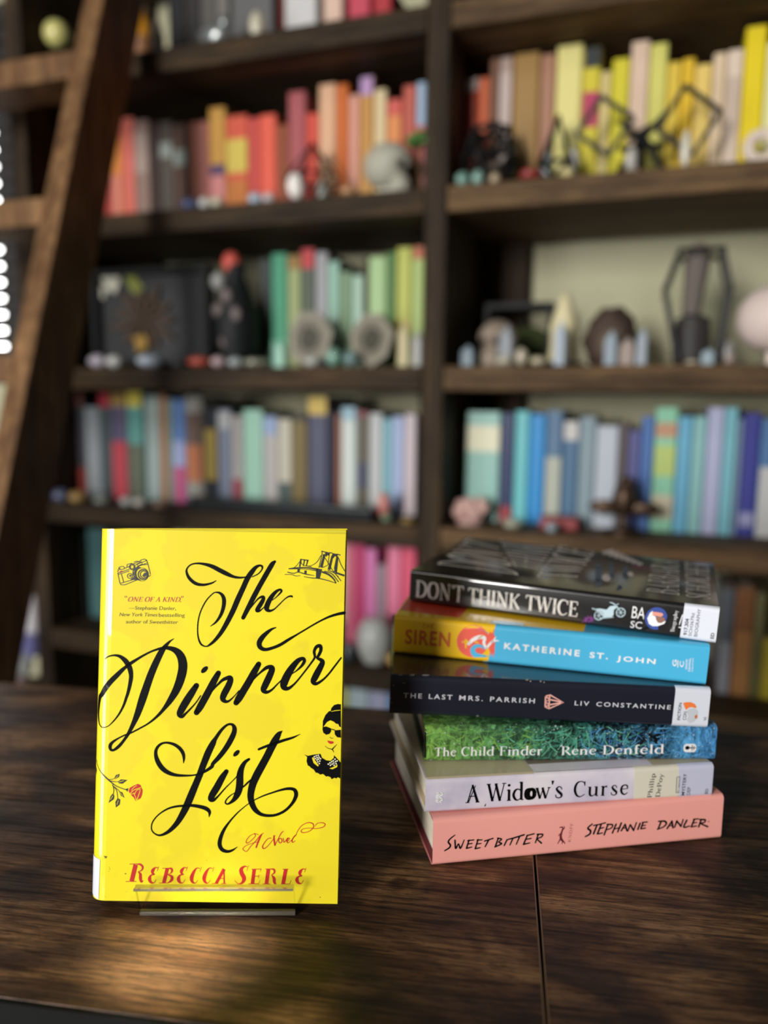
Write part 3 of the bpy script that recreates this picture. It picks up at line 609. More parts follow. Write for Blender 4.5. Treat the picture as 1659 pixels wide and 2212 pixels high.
ink = Ink(YP); ink.poly([(1362,553),(1398,560),(1422,562),(1443,572),(1432,590),(1402,596),(1376,580)], ZD); ink.build('lips_print', RED, yb.root)
ink = Ink(yb.top(2))
ink.poly([(1180,760),(1200,752),(1218,790),(1262,852),(1250,862),(1200,822)], ZD); ink.poly([(1388,886),(1440,868),(1485,838),(1480,870),(1425,896)], ZD)
ink.ribbon([(1412,206,5),(1460,196,8),(1522,190,6)], ZD)
ink.build('yellow_gaps', YELLOW, yb.root)
ink = Ink(yb.top(2))
for x, y in ((1210,745),(1232,735),(1256,730),(1220,768),(1242,758),(1266,752),(1240,785),(1258,775),(1282,770),(1250,808),(1274,798),(1268,828),(1375,835),(1395,820),(1415,805),(1435,795),(1455,775),(1400,848),(1420,835),(1440,822),(1462,805),(1480,795),(1445,848),(1468,830)): ink.disc(x, y, 9, ZD, 10)
ink.build('dots_print', mat((240, 236, 200), .5), yb.root)
ink = Ink(yb.top(2)); ink.patch([(128,188),(255,214),(236,690),(120,655)], ZE, 14, 4)
ink.build('spine_label', STICK, yb.root, 'white library label around the foot of the spine')
DIRT = mat((70, 58, 14), .6)
ink = Ink(YP)
for x, y, r in ((315,178,8),(330,172,7),(322,190,6),(368,300,5),(372,322,6),(362,346,4),(560,376,10),(570,590,4),(320,648,4),(585,560,3),(1105,240,4),(1530,215,4)): ink.disc(x, y, r, ZE, 7, r*.7)
ink.lines([[(305,165,5),(322,176,12),(338,168,5)], [(310,192,4),(335,182,7)]], ZE)
for x, y in ((1330,655),): ink.disc(x, y, 6, ZF, 7)
ink.build('scuff_marks', DIRT, yb.root)

# ---- clear acrylic stand
def clear_mat(name, tint, gloss):
    k = N(name); k.t.nodes.remove(k.p)
    tr = k.n('ShaderNodeBsdfTransparent'); tr.inputs[0].default_value = tint
    gl = k.n('ShaderNodeBsdfGlossy'); gl.inputs['Roughness'].default_value = .04
    mx = k.n('ShaderNodeMixShader'); fr = k.n('ShaderNodeLayerWeight'); pw = k.n('ShaderNodeMath', operation='POWER'); pw.inputs[1].default_value = 5.0
    ad = k.n('ShaderNodeMath', operation='MULTIPLY_ADD'); ad.inputs[1].default_value = .6; ad.inputs[2].default_value = gloss; ad.use_clamp = True
    k.l(fr.outputs['Facing'], pw.inputs[0]); k.l(pw.outputs[0], ad.inputs[0]); k.l(ad.outputs[0], mx.inputs[0]); k.l(tr.outputs[0], mx.inputs[1]); k.l(gl.outputs[0], mx.inputs[2])
    k.l(mx.outputs[0], k.out.inputs['Surface']); return k.m
CLEAR = clear_mat('clear_acrylic', (.995, .995, .995, 1), .02)
CEDGE = clear_mat('acrylic_cut_edge', (.72, .71, .68, 1), .25)
CFOLD = mat((150, 142, 122), .12, coat=.8, coat_rough=.04, trans=.4, name='acrylic_fold')
ST = Matrix.Translation((-.0925, .4032, .75)) @ Matrix.Rotation(R(1.2), 4, 'Z')
stand = empty('book_stand', ST, label='clear acrylic easel stand with a low front lip holding up the yellow book', cat='stand')
def slab(name, p, q, x0, x1, th, y_off):
    """sheet running from profile point p to q in the y-z plane, cut edges a little darker"""
    (ya, za), (yb_, zb) = p, q; l = math.hypot(yb_-ya, zb-za); ny, nz = -(zb-za)/l*th, (yb_-ya)/l*th
    vs = [(x, y, z) for x in (x0, x1) for y, z in ((ya, za), (yb_, zb), (yb_+ny, zb+nz), (ya+ny, za+nz))]
    m = MB(); m.add(vs, [(0, 1, 5, 4), (2, 3, 7, 6)], 0); m.add(vs, [(1, 2, 6, 5), (0, 4, 7, 3), (0, 3, 2, 1), (4, 5, 6, 7)], 1)
    return m.build(name, [CLEAR, CEDGE], stand)
slab('front_lip', (0.0, .0026), (-.0075, .0225), -.0442, .0442, -.0024, 0)
slab('ledge', (.0025, .0001), (.042, .0001), -.0442, .0442, .0024, 0)
m = MB(); m.tube((-.0442, .0006, .0016), (.0442, .0006, .0016), .0015, 10); m.build('bent_fold', mat((104, 97, 86), .12, coat=.8, coat_rough=.04, trans=.4, name='acrylic_bend'), stand, smooth=True)
m = MB(); m.obox((-.0442, -.0087, .0226), (.0442, -.0087, .0226), .0028, .0012, (0, .3, 1)); m.build('polished_rim', CFOLD, stand)
slab('back_panel', (.0425, .0026), (.0675, .120), -.0442, .0442, -.0024, 0)
slab('foot', (.0677, .120), (.117, .0002), -.0442, .0442, -.0024, 0)

# ------------------------------------------------------------------ the stack
S1, S2, S3, S4, S5, S6 = (820, 1140), (1200, 1140), (820, 1400), (1200, 1400), (820, 1620), (1200, 1620)
KS = 4.1475
class StackBook(Book):
    def __init__(s, a, b, D, T, corners, jacket, board, **kw):
        a, b = Vector(a) + EYE, Vector(b) + EYE
        x = (b - a).normalized(); y = Vector((-x.y, x.x, 0)).normalized(); z = x.cross(y)
        super().__init__(frame(a, x, y, z), (b-a).length, D, T, jacket, board, **kw)
        s.H = homog(corners, [(0, T), (s.L, T), (s.L, 0), (0, 0)])
    def z(s, o): return lambda x, y: s.H(o[0] + x/KS, o[1] + y/KS)
    def ink(s, layer=1): return Ink(s.spine(layer))
GS = 'books stacked on the table'
PINK = jacket_mat((250, 172, 160), .45, .5, .12, 'salmon_jacket', .05)
b6 = StackBook((.0333,.4532,-.291), (.2321,.4887,-.291), .146, .0320, [(922,1762),(1551,1723),(1557,1812),(934,1872)], PINK, mat((108, 24, 40), .6), r=.0032,
     label='salmon pink hardcover at the bottom of the stack, black handwritten spine lettering', group=GS)
ink = b6.ink(); z = b6.z(S5)
hand = [[(665,740,10),(622,775,15),(605,805,16),(630,835,17),(625,860,17),(580,890,13)], [(672,790,15),(690,868,17),(712,825,12),(738,866,17),(766,788,10)], [(815,790,15),(800,862,16)], [(802,795,12),(862,788,12)], [(806,828,12),(850,821,11)], [(798,868,14),(852,856,11)], [(905,785,15),(888,868,15)], [(895,790,12),(946,788,11)], [(895,828,12),(940,822,10)], [(888,872,14),(936,862,11)], [(972,800,14),(1052,775,13)], [(1010,790,17),(985,852,13)], [(1102,778,15),(1085,852,17)], [(1095,772,12),(1136,784,14),(1112,810,12),(1142,826,15),(1080,856,13)], [(1190,790,15),(1170,842,14)], [(1198,787,12),(1270,768,15),(1348,744,15)], [(1246,775,15),(1225,838,12)], [(1306,764,15),(1285,832,12)], [(1380,750,15),(1355,832,16)], [(1375,752,13),(1442,736,13)], [(1370,788,12),(1420,778,11)], [(1353,833,15),(1412,820,11)], [(1482,740,15),(1465,818,12)], [(1470,742,13),(1522,742,14),(1515,765,13),(1480,785,12),(1522,822,15)]]
ink.lines(hand, z); ink.build('title_lettering', INK, b6.root, 'black brush handwriting'); ink = b6.ink(); z = b6.z(S6)
hand = [[(386,655,13),(352,690,15),(380,715,17),(375,745,16),(340,766,13)], [(400,668,12),(470,655,12)], [(430,665,15),(410,742,16)], [(466,660,15),(445,742,16)], [(460,656,12),(502,645,11)], [(455,697,12),(492,687,11)], [(445,744,13),(487,735,11)], [(526,660,15),(505,752,14)], [(518,660,12),(565,664,14),(560,692,12),(515,710,11)], [(596,660,15),(575,737,14)], [(640,650,15),(620,727,14)], [(585,702,11),(635,690,11)], [(675,660,12),(650,716,15)], [(675,660,12),(697,716,15)], [(660,697,10),(690,690,10)], [(720,665,13),(705,722,12)], [(720,665,12),(755,716,15)], [(755,716,12),(770,648,11)], [(802,655,15),(790,707,14)], [(826,650,14),(815,702,14)], [(820,648,12),(862,644,11)], [(820,676,10),(850,672,10)], [(815,703,12),(852,697,11)],
        [(977,640,15),(960,707,14)], [(955,640,12),(1005,640,15),(1022,662,15),(1000,690,12),(955,708,12)], [(1065,640,12),(1035,702,15)], [(1065,640,15),(1082,697,14)], [(1045,680,10),(1080,676,10)], [(1106,640,15),(1095,692,12)], [(1106,640,12),(1146,686,15)], [(1146,686,12),(1156,628,11)], [(1186,635,15),(1170,692,14),(1216,685,11)], [(1246,630,15),(1230,692,14)], [(1240,628,12),(1277,624,11)], [(1240,660,10),(1270,655,10)], [(1230,692,12),(1272,685,11)], [(1302,630,15),(1290,692,14)], [(1288,630,12),(1332,634,15),(1330,655,12),(1305,665,11),(1362,692,14)], [(1360,648,7),(1366,647,7)]]
ink.lines(hand, z); ink.build('author_lettering', INK, b6.root, 'black brush handwriting')
ink = b6.ink(); MAROON = mat((120, 40, 48), .5)
ink.lines([[(98,682,9),(115,678,11),(128,692,13),(120,722,15),(116,760,22),(128,792,18),(150,810,11),(164,828,7)], [(120,780,14),(108,805,10),(98,828,7)], [(122,700,10),(140,690,7),(136,672,6)], [(116,738,12),(100,746,7),(96,756,5)], [(132,790,12),(140,812,9),(136,830,6)]], z)
serif_text(ink, 'KNOPF', (215,816), (214,645), (190,816), z, .7, gap=.12); ink.build('publisher_mark', MAROON, b6.root)

def cloud(name, stops, scale, coat=.4):
    return jacket_mat((200, 200, 200), .4, coat, .12, name, .04, (scale, stops))
LAV = cloud('pale_lavender_jacket', [(.32, c4((178, 176, 200))), (.5, c4((216, 208, 222))), (.68, c4((232, 224, 230)))], 22)
b5 = StackBook((.0281,.4579,-.2577), (.2227,.488,-.2598), .142, .0230, [(914.5,1681),(1536,1650),(1535,1720),(917.6,1757)], LAV, mat((214, 200, 170), .6), r=.003,
     label='pale lavender hardcover with black serif spine title, second from the bottom of the stack', group=GS)
CREAM = mat((226, 220, 200), .45, coat=.4)
ink = b5.ink(); z = b5.z(S6); ink.patch([(700,155),(1098,126),(1106,428),(712,462)], z, 4, 40); ink.build('cream_panel', CREAM, b5.root)
ink = b5.ink(2); ink.patch([(1090,122),(1398,110),(1395,418),(1106,430)], z, 6, 40); ink.build('spine_label', mat((205, 206, 226), .35, coat=.4), b5.root, 'pale library label')
ink = b5.ink(2); zz = b5.z(S5)
serif_text(ink, "A Widow's", (768,470), (1648,424), (760,305), zz); ink.ring(1366, 385, 30, 30, zz, ry=40)
ink.ribbon([(950,495,10),(956,480,6)], zz); ink.ribbon([(800,455,8),(850,310,6)], zz)
serif_text(ink, 'Curse', (165,418), (655,396), (162,276), z, gap=.1)
ink.build('title_lettering', INK, b5.root); ink = b5.ink(2)
serif_text(ink, 'Phillip', (868,425), (886,208), (828,427), z, gap=.06); serif_text(ink, 'DePoy', (940,420), (957,212), (900,422), z, gap=.04)
ink.build('author_lettering', INK, b5.root)
ink = b5.ink(3)
sans_text(ink, 'MYSTERY', (1156,404), (1163,208), (1128,404), z, .012); sans_text(ink, 'DEP', (1204,400), (1208,330), (1174,400), z); sans_text(ink, 'ED', (1360,390), (1363,345), (1334,390), z, .012)
ink.lines([[(1080,380,4),(1078,238,4)], [(1080,238,4),(1106,234,4)], [(1080,380,4),(1106,378,4)]], z); sans_text(ink, "ST. MARTIN'S", (1110,374), (1112,240), (1094,374), z)
ink.build('label_print', mat((50, 50, 58), .5), b5.root)
ink = b5.ink(2)
for dx in (0, 26): ink.lines([[(500+dx,376,10),(525+dx,385,24),(500+dx,412,18),(526+dx,436,24),(500+dx,448,14),(525+dx,466,8)]], zz)
ink.build('publisher_mark', WHITE, b5.root)
ink = Ink(b5.top(1)); ink.patch([(.001, .0012), (.072, .0012), (.066, .14), (.001, .14)], lambda x, y: (x, y), 2, 90)
ink.patch([(.155, .0012), (.1965, .0012), (.1965, .14), (.15, .14)], lambda x, y: (x, y), 2, 90); ink.build('cover_panel', mat((205, 190, 158), .45, coat=.4), b5.root)
ink = Ink(b5.top(1)); ink.patch([(.0725, .002), (.1545, .002), (.1495, .14), (.0665, .14)], lambda x, y: (x, y), 2, 4); ink.build('cover_picture', mat((140, 128, 112), .45, coat=.4), b5.root)

# green to blue forest cover
k = N('forest_print')
tc = k.n('ShaderNodeTexCoord'); sp = k.n('ShaderNodeSeparateXYZ'); k.l(tc.outputs['Object'], sp.inputs[0])
mr = k.n('ShaderNodeMapRange'); mr.inputs['From Max'].default_value = .2; k.l(sp.outputs['X'], mr.inputs['Value'])
hue = k.ramp(mr.outputs[0], [(0, c4((150, 205, 90))), (.25, c4((120, 196, 130))), (.5, c4((96, 190, 160))), (.68, c4((88, 170, 205))), (1, c4((86, 160, 222)))])
b1 = k.noise(120, 6, .7, (1, .8, 1), distortion=1.6); b2 = k.noise(260, 4, .7, (1, 1, .45), (2, 0, 1), distortion=1.2)
br = k.ramp(b1, [(.47, (0.02, .02, .02, 1)), (.54, (.4, .4, .4, 1)), (.66, (.9, .9, .9, 1))]); tw = k.ramp(b2, [(.44, (.35, .35, .35, 1)), (.52, (.8, .8, .8, 1)), (.66, (1.25, 1.25, 1.2, 1))])
gm = k.ramp(mr.outputs[0], [(0, (.7, .7, .7, 1)), (.2, (.42, .42, .42, 1)), (.45, (.06, .06, .06, 1)), (.8, (.0, 0, 0, 1)), (.87, (.9, .9, .9, 1)), (1, (.9, .9, .9, 1))])
br = k.mix(1.0, br, gm, 'LIGHTEN'); c = k.mix(1, hue, br, 'MULTIPLY'); c = k.mix(1, c, tw, 'MULTIPLY')
sn = k.noise(420, 2, .5); snow = k.ramp(sn, [(.68, (0, 0, 0, 1)), (.73, (.7, .75, .8, 1))]); c = k.mix(1, c, snow, 'SCREEN')
k.l(c, k.p.inputs['Base Color']); k.p.inputs['Roughness'].default_value = .4; k.p.inputs['Coat Weight'].default_value = .4
b4 = StackBook((.0283,.4811,-.2345), (.2261,.4933,-.2367), .146, .0250, [(914,1554),(1546,1574),(1544,1642),(916,1645)], k.m, mat((24, 26, 26), .6), r=.0034,
     label='hardcover with green-to-blue forest branches on its spine, third from bottom of stack', group=GS)
ink = b4.ink(2); z3, z4 = b4.z(S3), b4.z(S4)
serif_text(ink, 'The Child Finder', (515,950), (1625,948), (515,862), z3, 1.0, gap=.03); ink.build('title_lettering', WHITE, b4.root); ink = b4.ink(2); serif_text(ink, 'Rene Denfeld', (215,948), (1055,944), (215,870), z4, 1.0, gap=.03)
ink.build('author_lettering', WHITE, b4.root); ink = b4.ink(2)
ink.poly([(1222+22*math.cos(R(a)), 900+34*math.sin(R(a))) for a in range(90, 271, 15)] + [(1272+22*math.cos(R(a)), 900+34*math.sin(R(a))) for a in range(-90, 91, 15)], z4)
ink.build('mark_ground', WHITE, b4.root)
ink = b4.ink(3); ink.disc(1228, 898, 16, z4); ink.lines([[(1240,898,8),(1290,898,5)], [(1262,878,5),(1262,920,5)], [(1275,884,5),(1275,914,5)]], z4); ink.build('publisher_mark', INK, b4.root)
rnd = random.Random(5)
for nm, a0, a1, cols in (('grass_print', 0.0, .36, ((150, 206, 96), (104, 176, 84))), ('branch_print', .25, .72, ((112, 196, 160), (70, 150, 128))), ('frost_print', .55, 1.0, ((110, 184, 236), (64, 130, 190)))):
    for ci, col in enumerate(cols):
        ink = b4.ink(1)
        for i in range(62):
            l = b4.L*(a0 + (a1-a0)*rnd.random()); h = b4.T*rnd.uniform(.08, .95); a = rnd.choice((rnd.uniform(-.5, .5), rnd.uniform(.7, 2.4))); ln = rnd.uniform(.004, .013)
            p1, p2 = (l+ln*.5*math.cos(a)+rnd.uniform(-.002, .002), h+ln*.5*math.sin(a)), (l+ln*math.cos(a), h+ln*math.sin(a)+rnd.uniform(-.003, .003))
            if not (.001 < p2[0] < b4.L-.001 and .0005 < p2[1] < b4.T-.0005 and .0005 < p1[1] < b4.T-.0005 and p1[0] > .001 and p1[0] < b4.L-.001): continue
            wd = rnd.uniform(.00018, .0006); ink.ribbon([(l, h, wd), (p1[0], p1[1], wd*.8), (p2[0], p2[1], wd*.25)], lambda x, y: (x, y), cap=False)
            ink.ribbon([(p1[0], p1[1], wd*.6), (p1[0]+ln*.3*math.cos(a+.8), min(max(p1[1]+ln*.3*math.sin(a+.8), .0005), b4.T-.0005), wd*.2)], lambda x, y: (x, y), cap=False)
        ink.build(nm, mat(col, .45, coat=.3), b4.root)
ink = b4.ink(1)
for i in range(150): ink.disc(b4.L*rnd.uniform(.2, .99), b4.T*rnd.uniform(.05, .95), rnd.uniform(.0001, .00035), lambda x, y: (x, y), 7)
ink.build('snow_print', mat((214, 232, 236), .5), b4.root)
ink = b4.ink(1); ink.patch([(388,620),(405,625),(420,1020),(400,1015)], z3, 2, 8); ink.build('black_border', INK, b4.root)

NAVY = jacket_mat((30, 32, 44), .35, .8, .06, 'navy_black_jacket', .05)
b3 = StackBook((.0049,.4919,-.2060), (.2168,.4885,-.2118), .150, .0276, [(843,1455),(1528,1484),(1526,1574),(840.5,1542)], NAVY, mat((18, 18, 22), .6), r=.0032,
     label='navy-black hardcover with small pale capitals and a pink diamond outline on its spine, mid-stack', group=GS)
ink = b3.ink(1); z3, z4 = b3.z(S3), b3.z(S4)
SILV = mat((214, 214, 220), .45, coat=.3)
for w, a, e in (('THE', 207, 368), ('LAST', 428, 634), ('MRS.', 694, 902), ('PARRISH', 966, 1362)):
    f = lambda x: 434 + (x-205)*.0445
    sans_text(ink, w, (a, f(a)), (e, f(e)), (a+2, f(a)-43), z3, .012, 1.35)
ink.build('title_lettering', SILV, b3.root); ink = b3.ink(1)
for w, a, e in (('LIV', 142, 272), ('CONSTANTINE', 336, 1010)):
    f = lambda x: 503 + (x-140)*.046
    sans_text(ink, w, (a, f(a)), (e, f(e)), (a+2, f(a)-40), z4, .012, 1.35)
ink.build('author_lettering', SILV, b3.root)
ink = b3.ink(1)
for s in ([(1457,420),(1495,408),(1617,478),(1490,536),(1457,520),(1457,420)], [(1493,410),(1490,536)], [(1457,420),(1493,450),(1457,470),(1490,500),(1457,520)], [(1493,450),(1617,478)], [(1490,500),(1617,478)]):
    ink.ribbon([(x, y, 13) for x, y in s], z3, straight=True)
ink.build('diamond_mark', mat((240, 178, 165), .5), b3.root, 'pale pink diamond outline')
ink = b3.ink(2); ink.patch([(1045,322),(1366,345),(1358,722),(1030,712)], z4, 8, 40); ink.build('spine_label', STICK, b3.root, 'white library label with a torn orange sticker')
ink = b3.ink(3); ink.poly([(1118,480),(1150,473),(1185,472),(1225,490),(1246,520),(1235,530),(1200,520),(1172,526),(1150,548),(1135,520)], z4); ink.disc(1246, 610, 13, z4, 10, 20)
ink.build('sticker_remains', mat((240, 128, 60), .5), b3.root, 'torn orange sticker')
ink = b3.ink(3); ink.poly([(1150,560),(1180,535),(1230,530),(1262,560),(1262,620),(1230,660),(1190,672),(1160,640),(1175,600)], z4); ink.build('sticker_residue', mat((196, 200, 206), .6), b3.root)
ink = b3.ink(4); sans_text(ink, 'FICTION', (1102,640), (1106,480), (1075,640), z4, .012); sans_text(ink, 'CON', (1156,640), (1158,562), (1126,640), z4); sans_text(ink, 'VI', (1342,648), (1344,615), (1316,648), z4)
ink.build('label_print', mat((30, 30, 36), .5), b3.root)
ink = b3.ink(2)
for x, y, w in ((1290,282,30),(1320,290,16),(1410,292,18),(1440,298,12),(110,230,16),(180,238,40),(280,240,50),(400,242,70),(210,300,30),(120,320,14),(100,440,8),(105,480,8),(860,602,26)): ink.disc(x, y, w*.5, z3, 8, 5)
ink.build('wear_marks', mat((140, 138, 136), .7), b3.root)

GOLD = jacket_mat((246, 196, 28), .42, .5, .1, 'golden_yellow_jacket', .05)
b2 = StackBook((.0076,.5359,-.1779), (.2158,.4932,-.1837), .150, .0278, [(849,1323),(1531,1393),(1523,1479),(849,1409)], GOLD, mat((230, 226, 214), .6), r=.0034,
     label='hardcover with golden yellow and sky blue spine, second from the top of the stack', group=GS)
z1, z2 = b2.z(S1), b2.z(S2)
CORAL, SKY = mat((238, 96, 78), .42, coat=.4), mat((74, 182, 224), .42, coat=.5)
ink = b2.ink(1); ink.disc(868, 1005, 150, z1, 36); ink.build('coral_sun', CORAL, b2.root)
ink = b2.ink(2)
def colm(x, a, b, n=7): return [(x, a+(b-a)*i/n) for i in range(n+1)]
ink.patch([(1075,838),(2960,1042),(2920,1410),(1010,1208)], z1, 30, 44)
ink.poly([(1078,842),(1018,836),(940,870),(912,908),(962,902),(1000,930),(1030,955),(1078,960)], z1); ink.poly([(1078,955),(1030,1060),(1040,1150),(985,1140),(968,1200),(1012,1208),(1078,1200)], z1)
ink.ribbon([(985,1145,20),(940,1140,30),(890,1130,48),(868,1090,44),(890,1055,38),(940,1050,26),(972,1075,14)], z1)
ink.build('blue_panel', SKY, b2.root, 'sky blue right side of the spine')
ink = b2.ink(3); ink.poly([(990,965),(1025,915),(1040,935),(1068,880),(1072,1000),(1070,1100),(1064,1160),(1050,1110),(1040,1150),(1020,1080),(1000,1060)], z1); ink.build('coral_spray', CORAL, b2.root)
ink = b2.ink(4); ink.lines([[(830,1030,26),(870,990,34),(930,965,36),(975,975,30),(970,1020,26),(992,1072,20)], [(992,1072,20),(1035,1020,22),(1065,1000,18),(1105,1002,8)], [(1040,1020,16),(1078,965,8)]], z1); ink.build('swimmer_print', WHITE, b2.root)
ink = b2.ink(4); ink.disc(805, 1010, 20, z1); ink.lines([[(770,1012,12),(845,1010,8)], [(800,985,10),(806,1065,14)], [(920,975,16),(960,950,10)], [(890,1010,14),(920,1020,8)]], z1); ink.build('yellow_details', mat((250, 205, 40), .5), b2.root)
ink = b2.ink(2); BURNT = mat((212, 96, 34), .45, coat=.4)
sans_text(ink, 'THE', (390,878), (492,884), (391,838), z1, 0, 1.5); sans_text(ink, 'SIREN', (230,1022), (655,1056), (232,888), z1, .022, 1.1); ink.build('title_lettering', BURNT, b2.root)
ink = b2.ink(4)
sans_text(ink, 'KATHERINE', (1155,1074), (1834,1146), (1159,1018), z1, .03, 1.4); sans_text(ink, 'ST.', (346,1157), (507,1172), (350,1106), z2, .03, 1.35); sans_text(ink, 'JOHN', (583,1184), (918,1215), (588,1140), z2, .03, 1.35)
ink.build('author_lettering', WHITE, b2.root); ink = b2.ink(4)
z4 = b2.z(S4)
sans_text(ink, 'G', (1098,158), (1101,100), (1062,156), z4, .02); ink.ribbon([(1108,166,7),(1112,106,7)], z4); sans_text(ink, 'C', (1158,166), (1161,112), (1124,164), z4, .02)
sans_text(ink, 'GRAND', (1187,186), (1193,94), (1171,185), z4, .02, 1.1); sans_text(ink, 'CENTRAL', (1214,205), (1221,84), (1197,204), z4, .02, 1.1); sans_text(ink, 'PUBLISHING', (1237,205), (1243,84), (1226,204), z4, .01, 1.1)
ink.build('publisher_mark', WHITE, b2.root)
HT2 = homog([(849,1323),(1531,1393),(1500,1330),(886,1296)], [(0, .0036), (b2.L, .0036), (b2.L, .03), (0, .03)])
T2 = lambda x, y: HT2(820 + x/KS, 1140 + y/KS)
ink = Ink(b2.top(1)); ink.patch([(.001, .016), (.045, .010), (.06, .12), (.001, .12)], lambda x, y: (x, y), 4, 4); ink.build('cover_sun', mat((240, 80, 50), .42, coat=.4), b2.root)
ink = Ink(b2.top(1)); ink.patch([(.128, .0002), (b2.L-.0002, .0002), (b2.L-.0002, .004), (.132, .004)], lambda x, y: (x, y), 4, 12); ink.patch([(.132, .004), (b2.L-.0002, .004), (b2.L-.0002, .148), (.15, .148)], lambda x, y: (x, y), 4, 4); ink.disc(.08, .008, .012, lambda x, y: (x, y), 20, .004); ink.build('cover_sea', SKY, b2.root)

BLACKJ = jacket_mat((22, 22, 22), .3, .9, .06, 'black_jacket', .06)
b1 = StackBook((.0201,.5742,-.1492), (.2212,.4944,-.1551), .158, .0243, [(886,1233),(1548,1310),(1545,1391),(884,1297)], BLACKJ, mat((200, 196, 188), .6), r=.003,
     label='black hardcover on top of the stack with silvery lettering on cover and spine', group=GS)
z1, z2 = b1.z(S1), b1.z(S2)
BONE = mat((240, 236, 228), .5, coat=.3)
ink = b1.ink(1)
serif_text(ink, "DON'T", (312,612), (706,662), (318,470), z1, 1.15, gap=-.02, spur=True); serif_text(ink, 'THINK', (748,664), (1190,722), (752,530), z1, 1.15, gap=-.02, spur=True); serif_text(ink, 'TWICE', (1238,726), (1701,788), (1245,590), z1, 1.15, gap=-.02, spur=True)
ink.build('spine_title', mat((232, 228, 222), .45, coat=.3), b1.root)
ink = b1.ink(1); sans_text(ink, 'BA', (620,797), (742,812), (628,690), z2, .0); sans_text(ink, 'SC.', (612,886), (740,902), (618,824), z2, .0)
ink.build('author_lettering', WHITE, b1.root); ink = b1.ink(1)
ink.lines([[(1072,860,10),(1098,770,10)], [(1070,885,10),(1090,888,10)]], z2); ink.build('covered_letter', WHITE, b1.root)
ink = b1.ink(1)
for cx, cy in ((322, 775), (520, 748)): ink.ring(cx, cy, 40, 8, z2); ink.disc(cx, cy, 10, z2)
for cx, cy in ((322, 775), (520, 748)):
    for i in range(6): ink.ribbon([(cx, cy, 4), (cx+38*math.cos(R(60*i)), cy+38*math.sin(R(60*i)), 4)], z2, cap=False)
ink.poly([(265,715),(330,712),(390,722),(420,690),(470,685),(485,700),(455,725),(455,770),(430,798),(380,800),(345,770),(300,735)], z2)
ink.lines([[(480,690,10),(520,745,8)], [(470,680,9),(440,662,9),(415,655,5)], [(475,680,8),(495,668,6)], [(330,800,8),(400,795,10),(455,790,6)], [(262,712,12),(300,730,8),(280,770,5)]], z2)
ink.build('motorcycle_print', mat((190, 214, 222), .5, coat=.3), b1.root)
ink = b1.ink(2)
for i in range(9):
    a = R(40*i+10); ink.ribbon([(235, 812, 16), (235+48*math.cos(a), 808+30*math.sin(a), 8)], z2)
ink.lines([[(165,835,4),(220,820,10)]], z2); ink.build('flower_print', mat((120, 40, 130), .5, coat=.3), b1.root)
def rrect(a, b, c, d, rr=.08):
    q = [Vector(p) for p in (a, b, c, d)]; out = []
    for i in range(4):
        p, pr, nx = q[i], q[i-1], q[(i+1) % 4]
        u = p + (pr-p).normalized()*20; w = p + (nx-p).normalized()*20
        for j in range(5):
            t = j/4; out.append(tuple((u*(1-t)+p*t)*(1-t) + (p*(1-t)+w*t)*t))
    return out
ink = b1.ink(2); ink.poly(rrect((748,682), (1082,714), (1062,948), (724,915)), z2); ink.build('genre_sticker', mat((10, 10, 12), .3, coat=.6), b1.root, 'black sticker with a bearded head in profile')
ink = b1.ink(3); ink.disc(852, 802, 104, z2, 40); ink.build('sticker_sky', mat((34, 66, 150), .5), b1.root)
ink = b1.ink(4); ink.poly([(960,770),(940,745),(915,700),(962,690),(1000,780),(940,905),(880,912),(870,870),(935,845)], z2); ink.build('sticker_ground', mat((10, 10, 12), .3), b1.root)
ink = b1.ink(5); ink.poly([(768,800),(790,750),(815,730),(815,770),(845,785),(855,815),(900,830),(942,825),(930,850),(870,872),(820,872),(785,850)], z2); ink.build('sticker_beard', WHITE, b1.root)
ink = b1.ink(6); ink.poly([(812,738),(860,742),(905,750),(918,770),(895,785),(850,778),(815,770)], z2); ink.build('sticker_face', mat((226, 150, 128), .5), b1.root)
ink = b1.ink(6); ink.poly([(845,785),(895,785),(930,795),(936,822),(905,842),(872,842),(852,815)], z2); ink.build('sticker_cheek', mat((140, 96, 78), .5), b1.root)
ink = b1.ink(5); serif_text(ink, 'Biography', (1027,925), (1052,728), (990,925), z2, .9); ink.build('sticker_print', WHITE, b1.root)
ink = b1.ink(2); ink.patch([(1112,668),(1452,706),(1432,1046),(1083,1000)], z2, 8, 40); ink.build('spine_label', STICK, b1.root, 'white library call-number label')
ink = b1.ink(3); sans_text(ink, '917.304', (1150,960), (1162,805), (1115,957), z2, .025); sans_text(ink, 'SCH3679d', (1195,968), (1214,755), (1165,965), z2); sans_text(ink, 'BIOGRAPHY', (1250,974), (1272,715), (1218,971), z2); sans_text(ink, 'ED', (1411,996), (1416,940), (1378,992), z2, .025)
ink.build('label_print', mat((34, 34, 40), .5), b1.root)
HT1 = homog([(886,1234),(1548,1311),(1557,1207),(1008,1164)], [(0, .002), (b1.L, .002), (b1.L, b1.D), (0, b1.D)])
T1 = lambda x, y: HT1(820 + x/KS, 1140 + y/KS)
T1b = lambda x, y: HT1(1200 + x/KS, 1140 + y/KS)
ink = Ink(b1.top(1))
serif_text(ink, "DON'T", 0, 0, 0, T1, .9, spur=True, warp=[(1160,430),(1020,160),(790,100),(480,345)])
serif_text(ink, 'THINK', 0, 0, 0, T1, .9, spur=True, warp=[(1325,385),(1530,165),(1050,110),(1145,350)])
serif_text(ink, 'TWICE', 0, 0, 0, T1, .9, spur=True, warp=[(1670,455),(1890,200),(1590,140),(1310,440)])
ink.build('cover_title', BONE, b1.root, 'silvery decorated capitals'); ink = Ink(b1.top(1))
